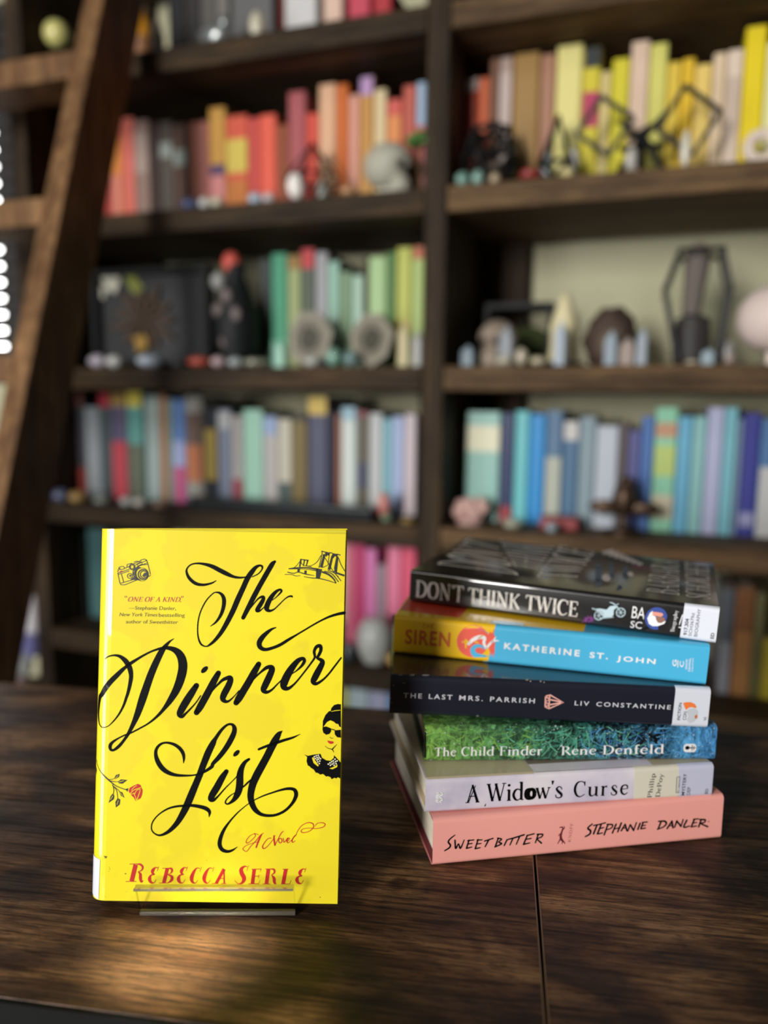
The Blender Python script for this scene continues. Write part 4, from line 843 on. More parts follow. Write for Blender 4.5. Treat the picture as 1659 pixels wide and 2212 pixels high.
serif_text(ink, 'BARBARA', 0, 0, 0, T1b, .8, spur=True, warp=[(1060,600),(1125,270),(870,240),(740,560)])
serif_text(ink, 'SCHOICHET', 0, 0, 0, T1b, .8, spur=True, warp=[(1370,640),(1430,290),(1190,270),(1125,610)])
ink.build('cover_author', BONE, b1.root, 'silvery decorated capitals')
ink = Ink(b1.top(1))
for s in [[(300,480,70),(330,330,60)], [(440,420,50),(450,310,40)], [(570,420,60),(590,340,40)], [(470,540,30),(500,520,40)]]: ink.ribbon(s, T1b)
ink.build('cover_motorcycles', mat((70, 96, 120), .45, coat=.5), b1.root)
ink = Ink(b1.top(2))
for x, y, r in ((380,440,42),(620,400,28)): ink.disc(x, y, r, T1b, 16, r*.8)
for i in range(7): ink.ribbon([(410+52*i, 205+16*i, 34), (500+42*i, 178+20*i, 22)], T1b)
ink.build('cover_lace', mat((226, 216, 212), .5, coat=.3), b1.root)
ink = Ink(b1.top(1)); ink.ribbon([(660,325,20),(830,345,14)], T1b); ink.build('cover_stripe', mat((130, 50, 96), .5), b1.root)
# ------------------------------------------------------------------ shelved books
BW = .105
BAYS = {'L': 'left', 'R': 'right'}
ORD = ['', 'first', 'second', 'third', 'fourth', 'fifth', 'sixth']
SHELF = {1: 1.6766, 2: 1.3966, 3: 1.1066, 4: .8306, 5: .5566, 6: .2806}
pagem = mat((212, 202, 182), .8, name='shelf_pages')
used_labels = set()
def shelf_book(u0, u1, z0, H, col, label, group, bands=(), D=None, w=BW, lean=0):
    t = max(u1-u0-.0008, .006); D = D or random.uniform(.125, .150)
    o = .002; r = min(.004, t*.3)
    out = [(0, D), (0, r), (r*.3, r*.3), (r, 0), (t-r, 0), (t-r*.3, r*.3), (t, r), (t, D)]
    inn = [(o, D), (o, r+.001), (o, o+.001), (r+.001, o), (t-r-.001, o), (t-o, o+.001), (t-o, r+.001), (t-o, D)]
    n = len(out); vs = [(x, y, z) for z in (0, H) for P in (out, inn) for x, y in P]; f = []
    for i in range(n-1): f += [(i, i+1, 2*n+i+1, 2*n+i), (n+i+1, n+i, 3*n+i, 3*n+i+1), (n+i, n+i+1, i+1, i), (2*n+i, 2*n+i+1, 3*n+i+1, 3*n+i)]
    f += [(n, 0, 2*n, 3*n), (n-1, 2*n-1, 4*n-1, 3*n-1)]
    mb = MB(); mb.add(vs, f)
    M = BM @ Matrix.Translation((u0, w, z0)) @ Matrix.Rotation(lean, 4, 'Y')
    b = mb.build('book', mat(col, .55, coat=.1, coat_rough=.25, spec=.3), mtx=M)
    words = label.split(); assert 4 <= len(words) <= 16, (len(words), label)
    assert label not in used_labels, label
    used_labels.add(label); tag(b, label, 'book', group)
    p = MB(); p.box((o+.0004, o+.002, .002), (t-o-.0004, D-.003, H-.004)); p.build('pages', pagem, b)
    for f0, f1, c in bands:
        q = MB(); q.box((r*.4, -.0006, H*(1-f1)+.0004), (t-r*.4, -.00005, H*(1-f0)-.0004)); q.build('spine_band', mat(c, .55, coat=.1, coat_rough=.25, spec=.3), b)
    return b
def row(bay, k, ymid, books, w=BW):
    prev = None; grp = 'books on the %s bay %s shelf' % (BAYS[bay], ORD[k]); z0 = SHELF[k]
    cur = None
    for x0, x1, yt, col, desc, *bands in books:
        u0, u1 = bc(x0, ymid, w)[0], bc(x1, ymid, w)[0]
        if cur is not None and u0 < cur: u0 = cur
        if cur is not None and u0 - cur < .004: u0 = cur + .0003
        lo, hi = ((-.8335, -.0155) if bay == 'L' else (.0255, .8445)); u0 = max(u0, lo); u1 = min(max(u1, u0 + .007), hi); cur = u1
        H = bc((x0+x1)/2, yt, w)[1] - z0
        lab = '%s book on %s bay\'s %s shelf, ' % (desc, BAYS[bay], ORD[k]) + ('first from the left' if prev is None else 'right of the %s one' % prev)
        if len(lab.split()) > 16: lab = '%s book on %s %s shelf, ' % (desc, BAYS[bay], ORD[k]) + ('leftmost in view' if prev is None else 'right of %s one' % prev)
        shelf_book(u0, u1, z0, H, col, lab, grp, bands); prev = desc
row('L', 2, 350, [
 (222,240,268,(176,70,60),'dark red'), (240,262,262,(222,140,66),'orange-topped',(.5,1,(226,140,120))), (262,290,255,(222,116,102),'coral'), (290,322,260,(150,124,114),'taupe',(.1,.5,(170,150,140))),
 (322,345,265,(62,46,42),'dark brown'), (345,374,262,(88,80,72),'smoky grey',(.2,.35,(150,158,150))), (374,404,268,(104,80,68),'umber',(.25,.42,(150,160,150))), (409,430,264,(156,100,82),'dusty brown'), (430,452,262,(176,112,102),'faded rose'),
 (453,488,232,(208,158,76),'golden',(.5,.6,(90,70,110)),(.6,1,(216,140,138))), (489,536,250,(212,92,70),'red and yellow patterned',(.22,.55,(214,192,90)),(.62,1,(196,120,60))), (536,560,255,(202,82,76),'brick red'), (560,597,248,(228,98,78),'bright coral'), (597,622,270,(146,80,50),'chestnut'),
 (622,661,198,(170,88,92),'tall mauve'), (661,688,245,(216,82,66),'short scarlet'), (688,726,182,(224,176,140),'wide peach'), (726,752,182,(208,108,42),'tall orange'), (752,776,205,(218,158,138),'pink-beige'),
 (776,806,166,(194,144,74),'ochre lilac-topped',(0,.14,(188,152,198))), (806,834,193,(218,198,154),'cream'), (835,868,215,(206,92,82),'rosy red',(.15,.4,(220,140,80))), (868,897,185,(188,92,76),'rust'), (897,918,178,(158,182,206),'sky-topped red',(.35,1,(196,90,86)))])
row('R', 2, 250, [
 (1000,1034,170,(192,82,62),'red white-tipped',(0,.1,(214,200,194))), (1035,1056,168,(210,104,62),'terracotta'), (1056,1076,127,(126,88,68),'mid brown'), (1076,1106,124,(172,148,138),'pale taupe',(.1,.8,(190,172,164))), (1106,1164,115,(158,122,64),'wide tan-gold'),
 (1165,1198,118,(168,122,96),'fawn'), (1198,1255,98,(230,220,140),'wide pale cream'), (1258,1294,103,(214,200,52),'black-topped yellow',(0,.14,(50,54,56)),(.3,.55,(186,60,96))), (1294,1318,155,(216,198,132),'ivory'), (1318,1357,127,(216,206,48),'lime yellow'),
 (1357,1398,90,(224,196,172),'blush'), (1398,1437,95,(218,214,112),'pale lime'), (1437,1468,135,(226,196,70),'soft yellow'), (1468,1497,127,(230,190,44),'amber'), (1497,1534,140,(236,206,112),'buttery'),
 (1538,1564,115,(226,202,168),'beige'), (1564,1600,108,(228,208,188),'pale rose-beige',(.2,.6,(206,186,168))), (1600,1648,58,(238,214,26),'tallest vivid yellow'), (1648,1690,92,(232,232,168),'pale primrose')])
row('L', 3, 650, [
 (560,586,560,(60,66,66),'charcoal'), (586,621,548,(72,150,116),'teal green',(.75,1,(130,196,166))), (621,650,552,(156,166,116),'sage',(0,.12,(150,116,60))), (650,681,538,(84,94,80),'grey-green red-topped',(0,.16,(190,66,72))), (681,708,545,(162,162,166),'lilac-grey'),
 (708,733,565,(150,192,172),'mint',(.5,1,(176,206,186))), (733,760,588,(122,150,118),'moss'), (760,785,595,(168,200,180),'pale mint'), (785,795,555,(66,46,34),'narrow dark brown'), (795,834,555,(166,198,142),'pale green'), (834,855,545,(84,126,70),'dark green'), (855,889,535,(182,188,84),'yellow-green',(.6,.85,(206,180,90))), (889,915,533,(168,190,112),'red-topped light green',(0,.1,(180,90,60)))])
row('L', 4, 980, [
 (160,185,845,(48,48,54),'black brown-topped',(0,.14,(92,50,40)),(.72,1,(120,40,32))), (185,217,880,(130,136,140),'silver grey'), (217,242,848,(62,72,76),'slate with crimson top',(0,.14,(156,40,54))), (242,276,850,(84,78,104),'indigo and red',(0,.12,(150,120,60)),(.45,1,(168,60,72))), (276,311,846,(88,146,140),'yellow-topped teal',(0,.14,(196,182,72)),(.48,1,(90,96,80))),
 (315,347,855,(144,160,158),'light grey-blue'), (347,359,850,(172,112,62),'thin orange'), (359,374,860,(122,140,132),'narrow grey-green'), (374,402,862,(88,122,176),'blue pink-footed',(.4,.65,(150,160,200)),(.65,1,(178,82,124))), (402,440,856,(172,170,160),'white-topped brown and orange',(.15,.45,(120,98,86)),(.45,.8,(204,128,86))),
 (441,470,880,(40,44,52),'black mustard-panelled',(.22,.75,(172,148,72))), (470,500,885,(122,132,152),'slate-blue',(.02,.2,(176,178,180))), (500,525,898,(166,162,160),'dirty white',(.7,1,(150,70,80))), (525,568,885,(160,206,186),'wide mint'), (568,600,900,(182,178,176),'periwinkle-topped grey',(0,.2,(150,170,206))), (600,630,905,(192,188,170),'cream-grey',(.7,1,(70,86,86))),
 (632,665,892,(58,54,44),'black gold-lettered',(.08,.9,(116,100,54))), (668,708,856,(76,78,102),'navy gold-topped',(0,.16,(202,174,84))), (708,725,890,(26,26,50),'midnight navy'), (725,736,895,(152,92,58),'thin rust-brown'), (736,770,880,(204,214,210),'white',(0,.12,(150,184,200))), (772,796,888,(92,88,72),'dark olive',(0,.06,(130,60,66)),(.5,.75,(60,64,90))),
 (796,826,893,(188,192,192),'pale grey'), (826,846,905,(132,186,196),'aqua'), (846,872,900,(166,182,218),'periwinkle'), (872,899,895,(202,188,194),'pale pinkish grey')])
row('R', 4, 1000, [
 (968,998,905,(58,50,40),'black and gold',(.1,.7,(96,78,56))), (1006,1080,890,(150,196,186),'broad mint cream-labelled',(.12,.36,(228,226,196))), (1083,1110,893,(44,56,98),'navy red-footed',(.85,1,(160,60,66))), (1110,1142,888,(110,196,202),'turquoise'), (1142,1177,895,(48,146,214),'bright blue'), (1178,1214,887,(90,122,154),'slate blue and cream',(.4,1,(180,186,172))),
 (1215,1249,910,(80,116,148),'white-topped steel blue',(0,.18,(206,204,200))), (1250,1286,900,(138,158,168),'grey-blue'), (1288,1335,920,(190,198,210),'white and lavender'), (1337,1356,915,(98,88,90),'grey-brown'), (1356,1382,930,(98,98,150),'purple'), (1382,1411,900,(82,118,180),'cornflower'), (1412,1461,880,(142,204,172),'green and yellow patterned',(.12,.24,(196,150,120)),(.3,.55,(186,206,120)),(.7,.9,(206,196,170))),
 (1462,1493,900,(110,178,210),'sky blue'), (1493,1524,900,(142,192,192),'pale teal'), (1524,1560,880,(178,182,214),'lavender'), (1560,1590,880,(122,184,198),'light teal'), (1590,1602,905,(122,142,168),'thin grey-blue'), (1602,1640,893,(58,62,142),'deep violet-blue',(.8,.92,(150,150,190))), (1640,1685,905,(78,118,164),'blue over pale grey',(.4,1,(190,190,190)))])
row('L', 5, 1270, [
 (150,186,1150,(30,36,36),'black'), (192,232,1142,(60,98,98),'dark teal'), (745,765,1170,(206,106,130),'soft pink'), (765,788,1172,(186,58,104),'magenta'), (788,813,1185,(208,118,172),'orchid'), (813,835,1220,(152,132,142),'greyish mauve'), (836,866,1180,(222,122,152),'rose pink'), (866,898,1178,(216,84,114),'hot pink')])
row('R', 5, 1400, [
 (1552,1582,1272,(112,118,128),'blue-grey silver-footed',(.5,1,(176,178,184))), (1583,1626,1270,(150,100,62),'broad brown-orange',(.4,1,(196,140,84))), (1627,1650,1282,(126,122,76),'olive'), (1652,1690,1380,(206,184,50),'short mustard yellow')])
row('L', 6, 1520, [
 (741,752,1490,(190,192,60),'acid yellow'), (752,796,1488,(176,196,202),'ice blue'), (797,838,1490,(172,176,204),'pale lavender'), (839,866,1500,(70,150,206),'vivid blue')])
row('L', 1, 20, [
 (362,398,-60,(34,34,36),'black'), (400,432,-40,(52,50,50),'dark charcoal'), (434,466,-60,(96,94,92),'mid grey'), (468,494,-50,(120,118,112),'ash grey'),
 (602,614,-30,(110,50,44),'dark maroon'), (616,684,-60,(206,206,206),'white'), (698,740,-50,(222,190,172),'pale peach'), (752,800,-40,(198,74,92),'raspberry'), (806,846,-30,(176,52,60),'crimson')])

# ------------------------------------------------------------------ ornaments on the shelves
def place(x0, x1, yt, k, w):
    z0 = SHELF[k]; xm = (x0+x1)/2; ym = (bc(xm, yt, w)[1] + z0)/2
    z_px = yt
    u0, _ = bc(x0, yt+20, w); u1, _ = bc(x1, yt+20, w)
    return (u0+u1)/2, u1-u0, bc(xm, yt, w)[1]-z0, z0
def root_at(name, u, w, z, rot=0, **kw): return empty(name, BM @ Matrix.Translation((u, w, z)) @ Matrix.Rotation(rot, 4, 'Z'), **kw)
def crystal(x0, x1, yt, k, col, label, w=.03, trans=.35, group='crystals on the shelves', tilt=0):
    u, wd, h, z = place(x0, x1, yt, k, w); r = wd/2
    m = MB(); pts = [(r*math.cos(R(60*i+10)), r*math.sin(R(60*i+10))*.8) for i in range(6)]
    vs = [(x*1.0, y, 0) for x, y in pts] + [(x*.94, y*.94, h*.72) for x, y in pts] + [(r*.1, 0, h)]
    m.add(vs, [(5,4,3,2,1,0)] + [(i, (i+1) % 6, 6+(i+1) % 6, 6+i) for i in range(6)] + [(6+i, 6+(i+1) % 6, 12) for i in range(6)])
    o = m.build('crystal_point', mat(col, .4, spec=.3, trans=trans*.5), mtx=BM @ Matrix.Translation((u, w, z)))
    return tag(o, label, 'crystal', group)
def pebble(x0, x1, yt, k, col, label, w=.03, name='tumbled_stone', cat='stone', group='stones along the shelf fronts', rough=.3):
    u, wd, h, z = place(x0, x1, yt, k, w); sd = random.random()*9
    m = MB(); m.ball((0, 0, h/2), 1, (wd/2, min(wd/2, .026), h/2), 14, 9, lambda d: 1 + .08*math.sin(3*d.x+sd)*math.cos(4*d.y+sd) if d.z > -.9 else 1)
    o = m.build(name, mat(col, rough, coat=.4, coat_rough=.1), smooth=True, mtx=BM @ Matrix.Translation((u, w, z)))
    return tag(o, label, cat, group)
WIRE = mat((26, 26, 27), .45, .5, name='black_wire')
PANE = clear_mat('thin_glass', (.93, .94, .93, 1), .03)
def caged(name, label, cat, verts, edges, faces, u, w, z, rad=.0025, rot=0):
    r = root_at(name, u, w, z, rot, label=label, cat=cat)
    zm = min(v[2] for v in verts); verts = [(v[0], v[1], max(v[2], zm) - zm + rad*1.3) for v in verts]
    m = MB()
    for a, b in edges: m.tube(verts[a], verts[b], rad, 6)
    for v in verts: m.ball(v, rad*1.25, n=6, m=4)
    m.build('wire_frame', WIRE, r)
    if faces: g = MB(); g.add(verts, faces); g.build('glass_panes', PANE, r)
    return r
def edges_of(faces):
    s = set()
    for f in faces:
        for i in range(len(f)): s.add(tuple(sorted((f[i], f[(i+1) % len(f)]))))
    return sorted(s)
def gem(rb, rm, h, n=6, rt=0.0, mid=.45):
    vs = [(rb*math.cos(2*math.pi*i/n), rb*math.sin(2*math.pi*i/n), .003) for i in range(n)] + [(rm*math.cos(2*math.pi*(i+.5)/n), rm*math.sin(2*math.pi*(i+.5)/n), h*mid) for i in range(n)]
    fs = []
    for i in range(n): fs += [(i, (i+1) % n, n+i), ((i+1) % n, n+(i+1) % n, n+i)]
    if rt: 
        vs += [(rt*math.cos(2*math.pi*i/n), rt*math.sin(2*math.pi*i/n), h) for i in range(n)]
        for i in range(n): fs += [(2*n+i, n+i, n+(i-1) % n), (2*n+i, 2*n+(i+1) % n, n+i)]
    else:
        vs.append((0, 0, h)); fs += [(2*n, n+(i-1) % n, n+i) for i in range(n)]
    return vs, fs
def skull(name, label, u, w, z, s, col, rot=0, cat='skull'):
    r = root_at(name, u, w, z, rot, label=label, cat=cat)
    def fn(d):
        q = 1.0
        if d.y < 0 and d.z < -.1: q -= .10*min(1, -d.y*1.5)
        for sx in (-.42, .42):
            e = (d.x-sx)**2 + (d.z+.12)**2
            if d.y < 0: q -= .30*math.exp(-e/.03)
        if d.y < 0: q -= .22*math.exp(-((d.x)**2/.012 + (d.z+.5)**2/.02))
        return q
    m = MB(); m.ball((0, .1*s, .60*s), .42*s, (.95, 1.15, 1.0), 28, 20, fn)
    m.ball((0, -.18*s, .24*s), .25*s, (.95, .8, .7), 18, 10); m.build('cranium', mat(col, .6, name='bone'), r, smooth=True)
    m = MB(); pts = [(-.26*s, .12*s), (-.22*s, -.22*s), (-.1*s, -.34*s), (.1*s, -.34*s), (.22*s, -.22*s), (.26*s, .12*s), (.18*s, .12*s), (.14*s, -.16*s), (0, -.22*s), (-.14*s, -.16*s), (-.18*s, .12*s)]
    m.prism(pts, 0, .17*s); m.build('jaw', mat(col, .6), r, bevel=.01*s)
    m = MB()
    for i in range(7): m.ball(((-.135+.045*i)*s, -.345*s + abs(i-3)*.012*s, .18*s), .028*s, (.8, .8, 1.3), 8, 6)
    m.build('teeth', mat((232, 224, 206), .4), r)
    m = MB()
    for sx in (-.165, .165): m.ball((sx*s, -.26*s, .54*s), .085*s, (1, .5, .9), 12, 8)
    m.build('eye_sockets', mat((24, 20, 18), .9), r, smooth=True)
    return r
# left bay, second shelf
u, wd, h, z = place(620, 738, 310, 2, .05)
vs, fs = gem(.026, wd/2*.93, h, 6, 0, .42); caged('glass_terrarium', 'faceted glass terrarium with dark edges before the coral and mauve books', 'terrarium', vs, edges_of(fs), fs, u, .046, z, .002)
tag(pebble(684, 706, 392, 2, (196, 204, 196), 'grey-green pebble lying inside the faceted glass terrarium', .05), group='stones along the shelf fronts')
pebble(622, 656, 372, 2, (250, 244, 236), 'pale ball added for the gleam at the left edge of the faceted terrarium', .012, 'gleam_ball', 'ball', rough=.08)  # near-white ball added in place of the gleam on the terrarium glass
u, wd, h, z = place(790, 905, 300, 2, .052)
skull('skull', 'pale plaster skull on second shelf beside the central upright', u, .058, z, h/1.05, (176, 174, 158), R(80))
u, wd, h, z = place(850, 920, 262, 2, .06)
pl = root_at('sprig', u-.001, .030, z, label='green leafy sprig peeking over the pale plaster skull', cat='plant')
m = MB(); m.tube((.016, .05, .003), (.012, .05, h*.9), .002); m.build('stem', mat((70, 90, 50), .6), pl)
m = MB()
for i in range(9):
    a = R(40*i); m.ball((.012+.016*math.cos(a), .055+.010*math.sin(a), h*(.78+.03*(i % 4))), .011, (1.1, .5, .45), 8, 6)
m.build('leaves', mat((74, 124, 52), .5), pl, smooth=True)
pebble(735, 772, 400, 2, (176, 132, 92), 'tan stone between the terrarium and the plaster skull', .03)
pebble(394, 430, 430, 2, (74, 88, 126), 'dusky blue stone at front of left second shelf'); pebble(431, 455, 426, 2, (200, 202, 200), 'white crystal lump right of the dusky blue stone'); pebble(456, 482, 424, 2, (196, 190, 164), 'pale yellowish lump beside the white crystal lump')
pebble(538, 566, 416, 2, (170, 190, 204), 'pale blue stone under the brick red book'); pebble(568, 594, 416, 2, (196, 186, 186), 'pinkish white stone next to the pale blue stone')
# left bay, first shelf and beyond
u, wd, h, z = place(284, 326, 20, 1, .04)
bt = root_at('bottle', u, .04, z, label='amber bottle with brown lower half on the left first shelf', cat='bottle')
m = MB(); m.lathe([(.0, 0), (wd*.42, 0), (wd*.44, h*.42), (wd*.4, h*.44)], 16); m.build('label_band', mat((146, 100, 62), .5), bt, smooth=True)
m = MB(); m.lathe([(wd*.4, h*.44), (wd*.4, h*.72), (wd*.2, h*.85), (wd*.2, h*.96)], 16); m.build('glass_shoulder', mat((206, 140, 34), .2, coat=.5), bt, smooth=True)
m = MB(); m.lathe([(wd*.22, h*.961), (wd*.22, h*1.05)], 16); m.build('cap', mat((150, 146, 140), .4), bt, smooth=True)
u, wd, h, z = place(326, 354, 52, 1, .04)
m = MB(); m.lathe([(wd*.4, 0), (wd*.48, h*.1), (wd*.42, h*.7), (wd*.3, h*.8), (wd*.3, h)], 16); tag(m.build('jar', mat((138, 128, 120), .3, coat=.3), smooth=True, mtx=BM @ Matrix.Translation((u, .04, z))), 'small grey jar right of the amber bottle', 'jar')
u, wd, h, z = place(432, 496, 42, 1, .035)
m = MB(); m.ball((0, 0, h*.45), h*.45, (1.5, .8, 1), 14, 10); m.ball((wd*.35, 0, h*.8), h*.28, n=12, m=8); tag(m.build('figurine', mat((150, 154, 154), .25, .6), smooth=True, mtx=BM @ Matrix.Translation((u, .035, z))), 'small silvery figurine on the left first shelf', 'figurine')
pebble(540, 572, 26, 1, (206, 200, 176), 'round cream stone on the left first shelf', .03)
u, wd, h, z = place(498, 588, -60, 1, .1)
m = MB(); m.box((-wd/2, 0, 0), (wd/2, .12, h)); tag(m.build('storage_box', mat((96, 96, 96), .5), mtx=BM @ Matrix.Translation((u, .1, z)), bevel=.004), 'grey box behind the cream stone on the first shelf', 'box')
u, wd, h, z = place(80, 134, 24, 1, .06); u = max(u, -.80)
lp = root_at('globe_ornament', u, .06, z, label='pale yellow globe on a dark base behind the ladder', cat='globe')
m = MB(); m.lathe([(.0, 0), (wd*.42, 0), (wd*.3, h*.3), (.0, h*.3)], 16); m.build('base', mat((40, 46, 46), .4), lp, smooth=True)
m = MB(); m.ball((0, 0, h*.66), wd*.42, n=20, m=14); m.build('globe', mat((214, 208, 130), .3, coat=.5), lp, smooth=True)
# right bay, second shelf
u, wd, h, z = place(1000, 1125, 285, 2, .05)
vs, fs = gem(.03, wd/2, h*1.0, 5, .03, .5); caged('wire_lantern', 'black-framed faceted lantern at left end of the right second shelf', 'lantern', vs, edges_of(fs), [], u, .052, z, .0045)
skull('skull', 'tiny dark skull inside the black-framed faceted lantern', u, .055, z+.004, h*.5, (112, 98, 88), R(15))
u, wd, h, z = place(1150, 1262, 252, 2, .05)
vs, fs = gem(wd/2*.95, wd/2*.8, h, 4, 0, .3); caged('glass_pyramid', 'dark-edged glass pyramid holding shiny balls on right second shelf', 'terrarium', vs, edges_of(fs), fs, u, .052, z, .003)
for x0, x1, y, c, t in ((1196, 1226, 318, (240, 230, 150), 'glossy yellow ball within the glass pyramid'), (1228, 1250, 322, (206, 208, 206), 'silver ball beside the glossy yellow one in the pyramid'), (1168, 1194, 322, (150, 160, 168), 'blue-grey ball at left inside the glass pyramid')):
    pebble(x0, x1, y, 2, c, t, .045, 'glass_ball', 'ball', 'balls in the glass pyramid', .08)
def square_ring(x0, x1, yt, yb, label, w=.03, tilt=45, th=.006):
    uc = (bc(x0, (yt+yb)/2, w)[0] + bc(x1, (yt+yb)/2, w)[0])/2; zc = (bc((x0+x1)/2, yt, w)[1] + bc((x0+x1)/2, yb, w)[1])/2
    hu = (bc(x1, (yt+yb)/2, w)[0]-bc(x0, (yt+yb)/2, w)[0])/2; hz = (bc((x0+x1)/2, yt, w)[1]-bc((x0+x1)/2, yb, w)[1])/2
    a = R(10); P = [Vector((hu*math.cos(R(90*i)+a), 0, hz*math.sin(R(90*i)+a))) for i in range(4)]
    m = MB()
    for i in range(4): m.obox(P[i], P[(i+1) % 4], th, th*1.6, (0, 1, 0))
    return uc, zc, m
ws = root_at('wire_sculpture', bc(1385, 350, .04)[0], .04, SHELF[2]+.0055, label='black sculpture of two tilted square frames before the yellow books', cat='sculpture')
for x0, x1, yt, yb in ((1246, 1368, 215, 345), (1420, 1556, 192, 345)):
    uc, zc, m = square_ring(x0, x1, yt, yb, ''); o = m.build('square_frame', WIRE, ws); o.location = (uc-ws.matrix_world.inverted().translation.x*0-bc(1385, 350, .04)[0], -.01, zc-SHELF[2])
m = MB(); uw = bc(1430, 330, .04)[0]-bc(1330, 330, .04)[0]
for a, b in (((-uw/2, 0, 0), (0, 0, .055)), ((uw/2, 0, 0), (0, 0, .055)), ((-uw*.3, 0, .05), (uw*.45, 0, .075)), ((-uw*.5, 0, .08), (uw*.1, 0, .04)), ((0, 0, .05), (uw*.5, 0, .085)), ((0, -.02, 0), (0, 0, .05)), ((-uw*.5, .01, .04), (uw*.5, .01, .04))): m.tube(a, b, .005, 8)
m.build('twisted_support', WIRE, ws)
pebble(1350, 1378, 318, 2, (190, 188, 180), 'clear round bead in the middle of the black square-frame sculpture', .012, 'glass_bead', 'bead', rough=.08)
for x0, x1, y, c, t in ((984, 1014, 372, (122, 160, 148), 'teal stone at the left end of right second shelf'), (1018, 1046, 368, (130, 168, 156), 'second teal stone, nearest the black lantern'), (1056, 1082, 374, (180, 160, 130), 'sandy stone under the black lantern'), (1122, 1170, 364, (150, 60, 54), 'dark red stone between the lantern and pyramid'), (1212, 1240, 362, (206, 194, 140), 'cream pebble at the foot of the glass pyramid'), (1470, 1495, 282, (212, 208, 190), 'small cream ball low before the amber book')):
    pebble(x0, x1, y, 2, c, t, .02)
u, wd, h, z = place(1606, 1690, 276, 2, .05)
m = MB(); n = 24
for i in range(n):
    a, b = 2*math.pi*i/n, 2*math.pi*(i+1)/n; rr = h/2-.0097
    m.tube((rr*math.cos(a), 0, h/2+rr*math.sin(a)), (rr*math.cos(b), 0, h/2+rr*math.sin(b)), .009, 8)
tag(m.build('ring_ornament', mat((232, 216, 200), .4, coat=.4), smooth=True, mtx=BM @ Matrix.Translation((u, .045, z))), 'cream ring ornament at the right end of the right second shelf', 'ornament')
# left bay, third shelf
u, wd, h, z = place(186, 441, 575, 3, .05)
fr = root_at('shadow_box', u, .06, z, label='black framed shadow box with a pale moth and dried flowers', cat='picture frame')
BLK = mat((24, 26, 28), .6, spec=.25, name='black_lacquer')
m = MB()
for a, b in (((-wd/2, 0, 0), (-wd/2+.012, .03, h)), ((wd/2-.012, 0, 0), (wd/2, .03, h)), ((-wd/2+.012, 0, 0), (wd/2-.012, .03, .012)), ((-wd/2+.012, 0, h-.012), (wd/2-.012, .03, h))): m.box(a, b)
m.build('frame', BLK, fr, bevel=.001)
m = MB(); m.box((-wd/2+.012, .022, .012), (wd/2-.012, .028, h-.012)); m.build('backing', mat((28, 31, 33), .5), fr)
def fpos(px, py): a, b = bc(px, py, .075); return a-u, b-z
def wing(pts, m, y=.018): 
    q = [fpos(*p) for p in pts]; n = len(q); m.add([(a, y, b) for a, b in q] + [(a, y+.002, b) for a, b in q], [tuple(range(n)), tuple(range(2*n-1, n-1, -1))] + [(i, n+i, n+(i+1) % n, (i+1) % n) for i in range(n)])
m = MB(); wing([(228,618),(200,612),(202,590),(214,600)], m) if False else None
wing([(226,622),(198,606),(206,634),(222,646)], m); wing([(226,622),(252,588),(256,608),(246,634)], m); wing([(226,620),(216,600),(240,590),(246,606)], m); m.build('moth', mat((196, 196, 178), .7), fr)
m = MB(); wing([(268,592),(290,596),(308,622),(304,640),(284,632),(272,612)], m); m.build('green_leaf', mat((116, 124, 44), .6), fr)
m = MB()
for i in range(11):
    a = R(360/11*i); cx, cy = 312+50*math.cos(a), 690+52*math.sin(a); wing([(312, 690), (cx+9*math.sin(a), cy-9*math.cos(a)), (312+(66+14*(i % 2))*math.cos(a), 690+(66+14*(i % 2))*math.sin(a)), (cx-9*math.sin(a), cy+9*math.cos(a))], m, .012)
m.build('dried_flower', mat((70, 52, 36), .8), fr)
m = MB(); wing([(292,728),(318,724),(322,752),(300,762)], m, .009); m.build('yellow_petal', mat((150, 116, 44), .7), fr)
u, wd, h, z = place(452, 555, 572, 3, .045)
fg = root_at('dark_vase', u, .055, z, label='black vase with grey mottling and small flowers, right of the shadow box', cat='vase')
m = MB(); m.lathe([(.0, 0), (wd*.28, 0), (wd*.42, h*.25), (wd*.44, h*.5), (wd*.26, h*.78), (wd*.16, h*.92), (wd*.2, h)], 20); m.build('body', BLK, fg, smooth=True)
m = MB()
for px, py in ((478,672),(515,680),(495,640),(492,735)): a, b = bc(px, py, .03); m.ball((a-u, -wd*.36, b-z), .012, (1, .5, 1.2), 10, 8)
m.build('grey_spots', mat((110, 98, 98), .6), fg, smooth=True)
for px, py, c, nm, r0 in ((500,568,(206,88,76),'coral_bud',.018), (472,608,(160,162,160),'white_bud',.015)):
    a, b = bc(px, py, .05); m = MB(); m.ball((a-u, -.004, b-z), r0, (1, 1, 1.15), 14, 10); m.tube((a-u, -.004, b-z-r0), (0, 0, h*.9), .002); m.build(nm, mat(c, .6), fg, smooth=True)
